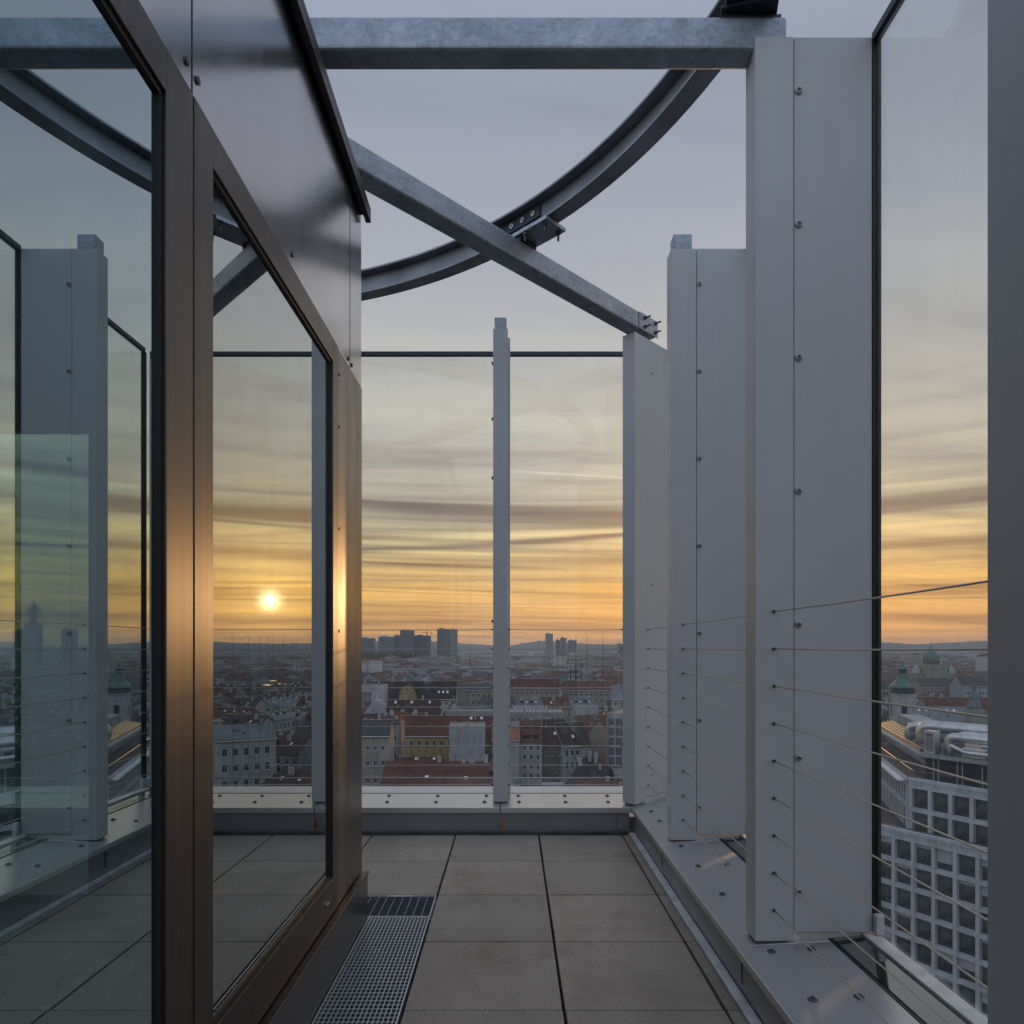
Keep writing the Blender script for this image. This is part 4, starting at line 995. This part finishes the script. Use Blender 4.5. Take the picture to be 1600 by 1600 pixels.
    # glass balustrade in front of the set back storey
    q = inset(.8); m = MB(); m.box(q.x, 34, q.y, q.y + .02, z(ztop) + .46, z(ztop) + 1.4); m.build('balustrade', MAT['clear'], t)
    m = MB(); m.box(q.x, 34, q.y - .03, q.y + .05, z(ztop) + 1.405, z(ztop) + 1.46); e = q + vl * 40
    m.cyl((q.x, q.y, z(ztop) + 1.43), (e.x, e.y, z(ztop) + 1.43), .05, n=6); m.build('handrail', MAT['steel'], t)
    # rails and plant screens parallel to the side wall on the roof
    m = MB()
    for k, (off, zz) in enumerate(((2.6, .45), (3.2, .60), (3.8, .75), (4.4, .9), (5.0, 1.05))):
        a = -pn * off + vl * (-.5 + off * .25); b = a + vl * 40
        m.cyl((a.x, a.y, zr + zz), (b.x, b.y, zr + zz), .06, n=6)
    m.build('roof_rail', MAT['steel'], t)
    m = MB(); a0 = 6.0
    p = lambda s, o, zq: tuple(-pn * o + vl * s + Vector((0, 0, zq)))
    m.hexa([p(3.6, 2.4, zr + .02), p(3.6, 5.2, zr + .02), p(40, 5.2, zr + .02), p(40, 2.4, zr + .02), p(3.6, 2.5, zr + .3), p(3.6, 5.2, zr + .9), p(40, 5.2, zr + .9), p(40, 2.5, zr + .3)])
    m.build('slanting_rooflight', MAT['hglass'], t)
    m = MB(); m.hexa([p(16, 6.2, zr + .56), p(16, 10, zr + .56), p(40, 10, zr + .56), p(40, 6.2, zr + .56), p(16, 6.2, zr + 2.4), p(16, 10, zr + 2.4), p(40, 10, zr + 2.4), p(40, 6.2, zr + 2.4)]); m.build('plant_house', MAT['bluewhite'], t)
    FOOT.append((72, 110, 34))
    # roof top ducts: each one a thing of its own
    RZ = G + zr + .018
    W2 = Matrix.Translation((57.5, 100, 0)) @ Matrix.Rotation(rz, 4, 'Z')
    def duct(name, label, pts, r, cat='duct'):
        m = MB(); out = []
        P = [Vector(q) for q in pts]
        for i, q in enumerate(P):
            if 0 < i < len(P) - 1:
                a = (P[i - 1] - q).normalized(); b = (P[i + 1] - q).normalized(); rr = r * 1.6
                for k in range(7):
                    s = k / 6; out.append((q + a * rr) * (1 - s) ** 2 + q * 2 * s * (1 - s) + (q + b * rr) * s * s)
            else: out.append(q)
        m.tube(out, r, 14)
        o = m.build(name, MAT['duct'], None, 0, smooth=True); o.location = (57.5, 100, RZ); o.rotation_euler.z = rz
        tag(o, label, cat, 'roof ducts'); return o
    duct('ventilation_duct', 'long fat silver duct bending down at the back of the office roof', [(-3.2, 9.8, 0.0), (-3.2, 9.8, 3.2), (26, 11.5, 3.2)], .95)
    duct('ventilation_duct', 'front silver duct with a rounded elbow on the office roof', [(3.4, 4.6, 0.0), (3.4, 4.6, 2.5), (24, 5.4, 2.5)], .66)
    duct('ventilation_duct', 'second rounded silver duct behind the front elbow on the office roof', [(3.6, 7.2, 0), (3.6, 7.2, 2.6), (26, 8.2, 2.6)], .66)
    duct('ventilation_duct', 'short silver duct stub left of the long fat duct on the office roof', [(-7.4, 14, 0), (-7.4, 14, 2.6), (2, 15, 2.6)], .75)
    duct('ventilation_duct', 'low silver pipe bending along the front roof edge of the office building', [(4.2, 3.3, 0), (4.2, 3.3, 1.5), (6.4, 2.9, .7), (30, 2.9, .7)], .30)
    def cab(label, x, y): 
        tt = thing('plant_cabinet', label, 'plant cabinet', (0, 0, 0)); tt.matrix_world = W2 @ Matrix.Translation((x, y, RZ)); return tt
    tt = cab('upright silver plant cabinet at the corner of the office roof', 1.7, 3.4)
    box('cabinet', MAT['duct'], (-.75, .75, -.8, .8, 0, 3.3), tt, .04); box('louvre', MAT['membrane'], (-.5, .5, -.85, -.801, .4, 2.9), tt)
    for q in range(8): box('slat', MAT['duct'], (-.5, .5, -.90, -.851, .5 + q * .28, .62 + q * .28), tt)
    tt = cab('wide low plant cabinet with sloping hood among the office ducts', 9.0, 6.8)
    m = MB(); m.extrude([(-2, -.8, 0), (-2, .8, 0), (-2, .8, 1.6), (-2, .2, 2.3), (-2, -.8, 1.4)], (4, 0, 0)); m.build('cabinet', MAT['duct'], tt, .03)
    for q in range(3): box('louvre', MAT['membrane'], (-1.7 + q * 1.2, -.75 + q * 1.2, -.86, -.801, .25, 1.1), tt)
    tt = cab('small flat plant cabinet at the right among the office ducts', 7.2, 4.0)
    box('cabinet', MAT['duct'], (-1.5, 1.5, -.6, .6, 0, 1.1), tt, .04); box('lid', MAT['flash'], (-1.6, 1.6, -.7, .7, 1.105, 1.22), tt, .02)
grid_block()

# --- churches and landmarks
def church_tower():
    z0 = G; x, y = at(1410, 1112, -25.5)
    x, y = 610 * 290 / F, 290
    t = thing('church_tower', 'church tower with green copper onion cap and arched belfry openings', 'church tower', (x, y, z0), R(-20))
    b = 4.0; zt = -18.2 - G
    m = MB(); m.box(-b, b, -b, b, 0, zt); m.box(-b - .3, b + .3, -b - .3, b + .3, zt + .01, zt + .6); m.box(-b - .2, b + .2, -b - .2, b + .2, zt - 10.2, zt - 9.6)
    for sx in (-1, 1):
        for sy in (-1, 1): m.box(sx * b - .35, sx * b + .35, sy * b - .35, sy * b + .35, zt - 9.59, zt - .01)
    m.build('wall', MAT['greywhite'], t)
    for k in range(4):
        m = MB(); pts = [(-1.05, -b - .04, zt - 9), (1.05, -b - .04, zt - 9), (1.05, -b - .04, zt - 5)] + [(1.05 * math.cos(a), -b - .04, zt - 5 + 1.05 * math.sin(a)) for a in [PI * q / 8 for q in range(1, 8)]] + [(-1.05, -b - .04, zt - 5)]
        m.extrude(pts, (0, .1, 0)); o = m.build('belfry_opening', MAT['hglass'], t); o.rotation_euler.z = PI / 2 * k
    m = MB(); m.lathe([(4.6, zt + .61), (4.9, zt + 1.2), (4.7, zt + 2.6), (4.3, zt + 3.0)], (0, 0), 8, ph=PI / 8); m.build('drum', MAT['darkroof'], t)
    m = MB(); m.lathe([(5.2, zt + 3.01), (5.0, zt + 3.8), (3.6, zt + 4.8), (2.6, zt + 6.2), (2.1, zt + 8.0), (1.9, zt + 9)], (0, 0), 8, ph=PI / 8); m.build('onion_cap', MAT['green'], t)
    m = MB(); m.lathe([(1.5, zt + 9.01), (1.5, zt + 10.8)], (0, 0), 8); m.build('lantern', MAT['darkroof'], t)
    m = MB(); m.lathe([(2.0, zt + 10.81), (1.8, zt + 11.2), (.8, zt + 12.2), (.3, zt + 13.6), (.12, zt + 14.3)], (0, 0), 8); m.build('lantern_cap', MAT['green'], t)
    m = MB(); m.lathe([(.05, zt + 14.31), (.4, zt + 14.6), (.4, zt + 14.9), (.05, zt + 15.2)], (0, 0), 8); m.box(-.08, .08, -.08, .08, zt + 15.21, zt + 16.8); m.box(-.5, .5, -.06, .06, zt + 16.0, zt + 16.15); m.build('cross', MAT['gold'], t)
    FOOT.append((x, y, 8))
    x2, y2 = 722 * 300 / F, 300
    t = thing('church_tower', 'small dark slate onion spire with a pale green tip behind the office ducts', 'church tower', (x2, y2, G), R(10))
    zt = -25 - G
    m = MB(); m.box(-2.4, 2.4, -2.4, 2.4, 0, zt); m.build('wall', MAT['stone'], t)
    m = MB(); m.lathe([(2.7, zt + .01), (2.9, zt + .8), (2.3, zt + 2.6), (1.9, zt + 4.0), (2.0, zt + 5.2), (1.4, zt + 6.6), (.7, zt + 7.4), (.5, zt + 9.2)], (0, 0), 8); m.build('onion_cap', MAT['tower'], t)
    m = MB(); m.lathe([(.9, zt + 9.21), (1.0, zt + 9.9), (.2, zt + 10.1), (.1, zt + 11.5)], (0, 0), 8); m.build('tip', MAT['green'], t)
    FOOT.append((x2, y2, 5))
    # the great domed church
    x, y = 655 * 780 / F, 780
    t = thing('domed_church', 'large domed church with green copper cupola in front of the hills', 'church', (x, y, G), R(-12))
    m = MB(); m.box(-22, 22, -12, 16, 0, 26); m.box(-22.5, 22.5, -12.5, 16.5, 26.01, 27.2); m.box(-11, 11, -14.4, -12.51, 0, 28); m.build('wall', MAT['ochre'], t)
    m = MB(); m.box(-12, 12, -10, 13, 27.21, 35); m.lathe([(8, 35.01), (8, 42.5)], (0, 1), 20); m.build('drum', MAT['ochre'], t)
    m = MB(); m.lathe([(8.6, 42.51), (8.4, 44.4), (7.7, 46.8), (6.2, 49.2), (4.0, 51), (1.8, 51.9)], (0, 1), 20); m.build('dome', MAT['green'], t)
    m = MB(); m.lathe([(1.5, 51.91), (1.5, 55), (1.9, 55.2), (1.0, 57), (.3, 59), (.15, 63)], (0, 1), 10); m.build('lantern', MAT['towerpale'], t)
    for k in range(12):
        o = put('window', WIN, t, loc=(-19 + 38 * k / 11, -12.0 if abs(-19 + 38 * k / 11) > 11.2 else -14.4, 18)); o.scale = (1.6, 1, 1.7)
    for k in range(9):
        a = R(-150 + 15 * k) if False else R(190 + 20 * k)
        m = MB(); m.box(-.6, .6, -.2, .2, 37, 41); o = m.build('drum_window', MAT['hglass'], t); o.location = (8.05 * math.cos(a), 1 + 8.05 * math.sin(a), 0); o.rotation_euler.z = a + PI / 2
    for sx in (-1, 1):
        m = MB(); m.box(sx * 18 - 3, sx * 18 + 3, -9, -3, 27.21, 32); m.lathe([(2.7, 32.01), (2.4, 33.5), (.8, 35.5), (.2, 37.5)], (sx * 18, -6), 8); m.build('side_turret', MAT['greywhite'], t)
    FOOT.append((x, y, 42))
    # palaces and blocks around it
    house('palace', 'long pink palace front with two rows of windows and a dark red roof', 'palace', (585 * 505 / F + 23, 500), R(2), 36, 16, -26.5, -20.5, 'pink', 'darkroof', wins=(('F', 1, 35, 13, -31.8, 1.2), ('F', 1, 35, 13, -37, 1.2)))
    house('palace', 'pale blue white palace front with pointed gable at the right of the screen', 'palace', (704 * 480 / F, 480), R(-3), 18.5, 16, -24.8, -18.0, 'bluewhite', 'darkroof', wins=(('F', .8, 17.7, 7, -31, 1.2), ('F', .8, 17.7, 7, -36, 1.2)))
    house('palace', 'cream palace with dark windows left of the church tower', 'palace', (572 * 470 / F, 470), R(4), 24, 16, -27, -23, 'greywhite', 'darkroof', wins=(('F', 1, 23, 7, -32, 1.5), ('F', 1, 23, 7, -38, 1.5)))
    house('town_house', 'house with long red roof behind the office ducts', 'house', (650 * 370 / F, 370), R(-6), 42, 14, -31.5, -25.5, 'stone', 'redA', chim=((10, 7, 2), (22, 7, 2), (34, 7, 2)))
    house('town_house', 'house with grey sheet roof and strips of rooflights right of the church tower', 'house', (630 * 320 / F, 320), R(-10), 26, 16, -33, -26.5, 'stone', 'greyroof', sky=((4, .7), (7, .7), (10, .7), (13, .7), (16, .7), (19, .7)))
church_tower()

def skyline():
    def blk(label, px0, px1, ytop, d, mat='tower', cat='tower block', dep=40):
        x0, x1 = (px0 - 800) * d / F, (px1 - 800) * d / F; zt = H + (YH - ytop) * d / F - G
        t = thing('tower_block', label, cat, (x0, d, G), 0, None); w = x1 - x0
        m = MB(); m.box(0, w, 0, dep, 0, zt); m.box(w * .15, w * .5, 8, dep - 8, zt + .01, zt + 4); m.build('wall', MAT[mat], t)
        m = MB(); n = max(3, int((zt - 20) / 9))
        for k in range(n): m.box(1.5, w - 1.5, -.6, -.02, 22 + (zt - 24) * k / n, 22 + (zt - 24) * (k + .55) / n)
        m.build('window_bands', MAT['towerband'], t)
    blk('squat dark tower block at the far left of the skyline beside the pavilion', 560, 584, 997, 3300)
    blk('broad pale glass block left of the taller twin towers', 591, 616, 995, 3300, 'towerpale')
    blk('dark block joined to the left of the first hospital tower', 616, 626, 993, 3320)
    blk('dark square hospital tower left of the crane', 625, 646, 985, 3300)
    blk('low dark block under the crane', 647, 672, 993, 3350)
    blk('tall dark hospital tower right of the crane', 683, 703, 982.5, 3200)
    blk('pale stair side of the tall hospital tower right of the crane', 703.5, 714, 983, 3210, 'towerpale')
    blk('slim tall tower alone right of the slim post', 852.5, 864, 990, 3600, 'towerpale')
    blk('low pale block between two towers on the skyline', 869, 875, 1000, 3650)
    blk('square dark tower second on the right skyline', 876, 885, 996.5, 3600)
    blk('broad dark block third on the right skyline', 888, 901, 1000.5, 3650)
    blk('small distant block near the corner post on the skyline', 966, 973, 1006, 3700, 'towerpale')
    # crane
    d = 3150; x = (667 - 800) * d / F
    t = thing('tower_crane', 'thin tower crane working between the hospital towers', 'crane', (x, d, G))
    zt = H + (YH - 989) * d / F - G
    box('mast', MAT['darksteel'], (-1.6, 1.6, -1.6, 1.6, 0, zt + 9), t)
    m = MB(); m.extrude([(-56, -1, zt + 3.5), (24, -1, zt - 1.5), (24, -1, zt + .5), (-56, -1, zt + 5)], (0, 2, 0)); m.build('jib', MAT['darksteel'], t)
    box('counterweight', MAT['darksteel'], (19, 26, -2, 2, zt - 5, zt - 1.6), t)
    # radio tower and blocks seen through the pavilion
    d = 1500; x = (53 - 800) * d / F
    t = thing('radio_tower', 'radio tower with stacked round platforms seen through the pavilion glass', 'radio tower', (x, d, G))
    zz = lambda y: H + (YH - y) * d / F - G
    m = MB(); m.lathe([(7, 0), (6, zz(975)), (4.6, zz(955)), (3, zz(948)), (1, zz(940)), (.5, zz(934))], (0, 0), 12); m.build('shaft', MAT['tower'], t)
    for yy, r in ((966, 11), (962, 14), (958, 16), (954, 15), (950, 11), (946, 8)):
        m = MB(); m.lathe([(r * .8, zz(yy) - 1), (r, zz(yy)), (r, zz(yy) + 1.6), (r * .7, zz(yy) + 2)], (0, 0), 16); m.build('platform', MAT['tower'], t)
    m = MB(); m.box(-13, 11, -12, 12, 0, zz(974)); m.build('base_block', MAT['tower'], t)
    blk('dark block left of the radio tower', 20, 36, 985, 1550, dep=25); blk('narrow dark block right of the radio tower', 96, 111, 983, 1550, dep=25)
    # mast with golden stars
    for k, (px, py) in enumerate(((900, 1016), (892, 1035), (900, 1034.5), (910.5, 1035))):
        d = 620; x = (px - 800) * d / F; z = H - (py - YH) * d / F
        t = thing('star_spire', ['tallest of the four thin spires tipped with a golden star', 'left one of the three lower golden star spires', 'middle one of the three lower golden star spires', 'right one of the three lower golden star spires'][k], 'spire', (x, d + k * 3, G), 0, 'golden star spires')
        m = MB(); m.cyl((0, 0, 0), (0, 0, z - G - 1), 1.0, .25, 8); m.build('mast', MAT['darksteel'], t)
        m = MB()
        pts = []
        for q in range(12):
            a = 2 * PI * q / 12; r = 1.25 if q % 2 == 0 else .5; pts.append((r * math.cos(a), -.2, z - G + r * math.sin(a)))
        m.extrude(pts, (0, .4, 0)); m.build('star', MAT['gold'], t)
skyline()

# --- ordinary town houses: prototypes, copied with their parts
def prototypes():
    out = []
    for k, (rm, hip) in enumerate((('redroof', 0), ('redroof', 3), ('redroof', 0), ('darkroof', 0), ('darkroof', 4), ('greyroof', 0), ('greyroof', 3), ('flat', 0))):
        w = (17, 22, 14, 19, 24, 16, 26, 18)[k]; d = 13; e = (17.5, 19, 16, 20, 18.5, 19, 17, 21)[k]; r = e + (5.5, 5, 6.5, 5, 5.5, 3.2, 4, .3)[k]
        m = MB(); m.box(0, w, 0, d, 0, e, 0)
        if rm != 'flat' and not hip:
            for x in (0, w - .35): m.extrude([(x, .02, e + .002), (x, d - .02, e + .002), (x, d / 2, r - .02)], (.35, 0, 0), 0)
        n = int(w / 2.9)
        for s in (0, 1):
            for j in range(5):
                z0 = 2.2 + j * (e - 3) / 5
                for i in range(n):
                    x = w * (i + .5) / n; y0, y1 = ((-.06, -.002) if s == 0 else (d + .002, d + .06))
                    m.box(x - .6, x + .6, y0, y1, z0, z0 + 1.9, 1); ya, yb = ((-.10, -.061) if s == 0 else (d + .061, d + .10)); m.box(x - .04, x + .04, ya, yb, z0, z0 + 1.9, 2); m.box(x - .8, x + .8, ya - .03, yb, z0 - .22, z0 - .06, 2); m.box(x - .6, x + .6, ya, yb, z0 + 1.25, z0 + 1.33, 2)
        m.box(-.2, w + .2, -.35, -.001, e - .6, e - .2, 0); m.box(-.2, w + .2, d + .001, d + .35, e - .6, e - .2, 0)
        wall = m.mesh('wall', [MAT['wall'], MAT['hglass'], MAT['hframe']])
        m = MB()
        if rm == 'flat':
            m.box(.1, w - .1, .1, d - .1, e + .005, e + .3); m.box(3, 8, 3, 9, e + .305, e + 3); mats = MAT['greyroof']
            m.box(11, 13, 4, 6, e + .305, e + 1.8)
        else:
            gable_roof(m, w, d, e, r, .5, 0, hip); mats = MAT[rm]
            for i in range(2 + k % 3):
                x = 2.5 + (w - 5) * (i + .5) / (2 + k % 3)
                for sg in (0, 1):
                    yy = .22 * d; zz = e + .44 * (r - e); Y = (lambda q: q) if sg == 0 else (lambda q: d - q)
                    if (k + i) % 2 == 0 and not hip:
                        y0, y1 = sorted((Y(yy), Y(yy + 2.2))); m.box(x - .8, x + .8, y0, y1, zz - .4, zz + 1.5, 0)
                        y0, y1 = sorted((Y(yy - .05), Y(yy - .002))); m.box(x - .6, x + .6, y0, y1, zz + .3, zz + 1.3, 1)
                    else:
                        sl_ = (r - e) / (d / 2); z1 = e + yy * sl_ + .36
                        P4 = [(x - .45, Y(yy), z1), (x + .45, Y(yy), z1), (x + .45, Y(yy + 1), z1 + sl_), (x - .45, Y(yy + 1), z1 + sl_)]
                        m.hexa(P4 + [(p[0], p[1], p[2] + .1) for p in P4], 2)
        roof = m.mesh('roof', [mats, MAT['hglass'], MAT['skyw']])
        chs = []
        if rm != 'flat':
            for i in range(2 + k % 3):
                m = MB(); x = w * (i + .7) / (3 + k % 3); y = d / 2 + (1.6 if i % 2 else -1.4); zz = r - abs(y - d / 2) / (d / 2) * (r - e)
                m.box(x - .9, x + .9, y - .4, y + .4, zz - .6, zz + 2.2); chs.append(m.mesh('chimney', [MAT['chim']]))
        out.append((wall, roof, chs, w, d, {'redroof': 0, 'darkroof': 1, 'greyroof': 2, 'flat': 3}[rm]))
    return out
PROTO = prototypes()
LAB = [('town house with red brown tiled roof among the middle distance rooftops', 'red roofed town houses'), ('town house with dark slate coloured roof among the middle distance rooftops', 'dark roofed town houses'),
       ('town house with grey sheet metal roof among the middle distance rooftops', 'grey roofed town houses'), ('flat roofed town house with roof hut among the middle distance rooftops', 'flat roofed town houses')]

def lots():
    """perimeter blocks on turned street grids -> list of (x, y, rz)"""
    res = []; rr = random.Random(3)
    for gx0, gx1, gy0, gy1, ang in ((-2600, 2600, 120, 2600, 17),):
        a = R(ang); ca, sa = math.cos(a), math.sin(a)
        bw, bd, st = 84, 66, 13
        for i in range(-60, 60):
            for j in range(-60, 60):
                ox, oy = i * (bw + st) + (j % 2) * 30, j * (bd + st)
                px, py = ox * ca - oy * sa, ox * sa + oy * ca
                if not (-700 < px < 900 and 130 < py < 1000): continue
                for side in range(4):
                    ln = bw if side % 2 == 0 else bd - 26
                    pos = 0
                    while pos < ln - 9:
                        k = rr.randrange(len(PROTO)); w = PROTO[k][3]
                        w2 = min(w, ln - pos)
                        if side == 0: lx, ly, ro = ox + pos, oy, 0
                        elif side == 1: lx, ly, ro = ox + bw, oy + 13 + pos, R(90)
                        elif side == 2: lx, ly, ro = ox + bw - pos, oy + bd, R(180)
                        else: lx, ly, ro = ox, oy + bd - 13 - pos, R(270)
                        res.append((lx * ca - ly * sa, lx * sa + ly * ca, ro + a, k, w2 / w, rr.uniform(.86, 1.14)))
                        pos += w2
    return res
def town():
    cand = []
    for x, y, rz, k, sx, sz in lots():
        w, d = PROTO[k][3] * sx, PROTO[k][4]
        c, s = math.cos(rz), math.sin(rz); cx, cy = x + c * w / 2 - s * d / 2, y + s * w / 2 + c * d / 2
        if cy < 150: continue
        q = cx / cy
        if not (-.95 < q < .95): continue
        if -.30 < q < .20 and cy < 300: continue                      # the houses built one by one
        if .42 < q < .80 and cy < 330: continue
        if -.42 < q < .5 and cy < 185: continue
        if any((cx - fx) ** 2 + (cy - fy) ** 2 < (fr + (3 if -.30 < q < .20 and cy < 455 else 8)) ** 2 for fx, fy, fr in FOOT): continue
        vis = (-.24 < q < .19) or (.50 < q < .72) or (.24 < q < .76) or (-.78 < q < -.58)
        cand.append((0 if vis else 1, cy, x, y, rz, k, sx, sz, cx, cy))
    cand.sort()
    near = [c for c in cand if c[0] == 0][:285]
    rest = [c for c in cand if c not in set(near)]
    for _, _, x, y, rz, k, sx, sz, cx, cy in near:
        wall, roof, chs, w, d, li = PROTO[k]
        t = thing('town_house', LAB[li][0], 'house', (x, y, G), rz, LAB[li][1]); t.scale = (sx, 1, sz)
        put('wall', wall, t); r = put('roof', roof, t)
        for c in chs: put('chimney', c, r)
    # everything behind: one mass of roofs
    V, Fc, Mi, UV = [], [], [], []
    def hs(x, y, rz, w, d, e, r):
        c, s = math.cos(rz), math.sin(rz); b = len(V)
        T = lambda a, q, z: (x + c * a - s * q, y + s * a + c * q, z)
        P = [T(0, 0, G), T(w, 0, G), T(w, d, G), T(0, d, G), T(0, 0, e), T(w, 0, e), T(w, d, e), T(0, d, e)]
        V.extend(P)
        for q, ln in (((0, 1, 5, 4), w), ((1, 2, 6, 5), d), ((2, 3, 7, 6), w), ((3, 0, 4, 7), d)):
            Fc.append(tuple(b + i for i in q)); Mi.append(0); h = e - G; UV.extend([(0, 0), (ln, 0), (ln, h), (0, h)])
        b2 = len(V)
        if r > e + 1:
            o = .4; hp = d * .3
            V.extend([T(-o, -o, e), T(w + o, -o, e), T(w + o, d + o, e), T(-o, d + o, e), T(hp if w > d else 0, d / 2, r), T(w - hp if w > d else w, d / 2, r)])
            for q in ((0, 1, 5, 4), (1, 2, 5), (2, 3, 4, 5), (3, 0, 4)):
                Fc.append(tuple(b2 + i for i in q)); Mi.append(1); UV.extend([(0, 0)] * len(q))
        else:
            V.extend([T(0, 0, e), T(w, 0, e), T(w, d, e), T(0, d, e)]); Fc.append((b2, b2 + 1, b2 + 2, b2 + 3)); Mi.append(1); UV.extend([(0, 0)] * 4)
    rr = random.Random(9)
    for _, _, x, y, rz, k, sx, sz, cx, cy in rest:
        wall, roof, chs, w, d, li = PROTO[k]; e = G + 18 * sz; hs(x, y, rz, w * sx, d, e, e + (4.5 if li < 3 else 0))
    y = 985.0
    while y < 7800:
        step = 20 + y * .012; ww = 19 + y * .010
        x = -y * 1.0
        while x < y * 1.0:
            w = ww * rr.uniform(.7, 1.6)
            if rr.random() < .84 and not any((x + w / 2 - fx) ** 2 + (y - fy) ** 2 < (fr + 12) ** 2 for fx, fy, fr in FOOT[-12:]):
                e = G + rr.uniform(14, 22) + (rr.random() < .03) * rr.uniform(6, 22)
                hs(x, y + rr.uniform(-.3, .3) * step, R(17 + rr.choice((0, 0, 90)) * 0 + rr.uniform(-16, 16)), w * .9, min(step * .66, 26 + y * .004), e, e + rr.choice((0, 3.5, 4.5, 5)))
                if y < 3500:
                    for _ in range(2):
                        bx, by = x + rr.uniform(.1, .8) * w, y + rr.uniform(.1, .5) * step; q = rr.uniform(.5, 1.6); hs(bx, by, .3, q * 1.6, q, e + rr.uniform(2, 6), -999)
            x += w + rr.choice((0, 0, 2, 9))
        y += step
    me = bpy.data.meshes.new('distant_town'); me.from_pydata(V, [], Fc); me.materials.append(MAT['farwall']); me.materials.append(MAT['farroof'])
    me.polygons.foreach_set('material_index', Mi)
    uvl = me.uv_layers.new(name='UVMap'); uvl.data.foreach_set('uv', [c for p in UV for c in p]); me.update()
    tag(put('distant_town', me), None, None, kind='stuff')
    # far-off belts of trees that read as one mass
    m = MB()
    def crown(x, y, r, z):
        n = 7; pr = [(r * .55, z), (r, z + r * .5), (r * .8, z + r * 1.1), (r * .3, z + r * 1.5)]
        b = len(m.v)
        for q, zz in pr:
            for i in range(n):
                a = 2 * PI * i / n; k = rr.uniform(.75, 1.25); m.v.append((x + q * k * math.cos(a), y + q * k * math.sin(a), zz + rr.uniform(-.2, .2) * r))
        for j in range(len(pr) - 1):
            for i in range(n): m.f.append((b + j * n + i, b + j * n + (i + 1) % n, b + j * n + n + (i + 1) % n, b + j * n + n + i)); m.m.append(0)
        m.f.append(tuple(range(b + 3 * n, b + 4 * n))); m.m.append(0)
    for px0, px1, d, z, cnt, rad in ((560, 640, 2600, 10, 260, 16), (640, 800, 2750, 2, 200, 11), (800, 860, 2300, 8, 160, 11), (840, 990, 2500, 2, 130, 10), (1090, 1330, 2300, 2, 200, 12), (1370, 1560, 1700, 1, 150, 9), (0, 140, 1300, 2, 110, 9), (905, 930, 1500, 2, 40, 9), (690, 775, 1300, 1, 110, 8), (300, 560, 2500, 4, 150, 12)):
        for _ in range(cnt):
            dd = d + rr.uniform(-120, 200); crown((rr.uniform(px0, px1) - 800) * dd / F, dd, rad * rr.uniform(.6, 1.3), G + z)
    tag(m.build('far_wood', MAT['trees'], smooth=True), None, None, kind='stuff')
town()

# --- street at the foot of the ornate house
def street():
    t = thing('market_awning', 'pale market awning at the foot of the ornate corner house', 'awning', (15.5, 262, G))
    m = MB(); m.extrude([(-4, -1.5, 2.4), (-4, 1.5, 3.0), (-4, 1.5, 3.1), (-4, -1.5, 2.5)], (8, 0, 0)); m.build('canopy', MAT['firewall'], t)
    for x in (-3.8, 3.8):
        for y in (-1.4, 1.4): box('pole', MAT['darksteel'], (x - .05, x + .05, y - .05, y + .05, 0, 2.4 if y < 0 else 2.95), t)
    def car(label, x, y, rz, c):
        t = thing('parked_car', label, 'car', (x, y, G), rz, 'cars parked in the street below')
        pm = principled('car_paint', c, .25)
        m = MB(); m.extrude([(-2.1, -.85, .35), (2.1, -.85, .35), (2.15, -.85, .75), (1.2, -.85, .92), (-1.95, -.85, .95), (-2.15, -.85, .7)], (0, 1.7, 0)); m.build('body', pm, t, .06)
        m = MB(); m.extrude([(-1.75, -.75, .952), (.95, -.75, .922), (.35, -.75, 1.42), (-1.35, -.75, 1.45)], (0, 1.5, 0)); m.build('cabin', MAT['hglass'], t, .05)
        for wx in (-1.3, 1.3):
            for sy in (-1, 1):
                m = MB(); m.cyl((wx, sy * .86, .33), (wx, sy * .70, .33), .33, n=16); m.build('wheel', MAT['rubber'], t)
    car('silver car parked by the market awning', 24.5, 262, R(5), (.5, .5, .52)); car('dark blue car parked in front of the ornate house', 5.5, 268, R(2), (.03, .04, .09)); car('white car parked left of the ornate house', -1.5, 268, R(-3), (.7, .7, .7))
street()
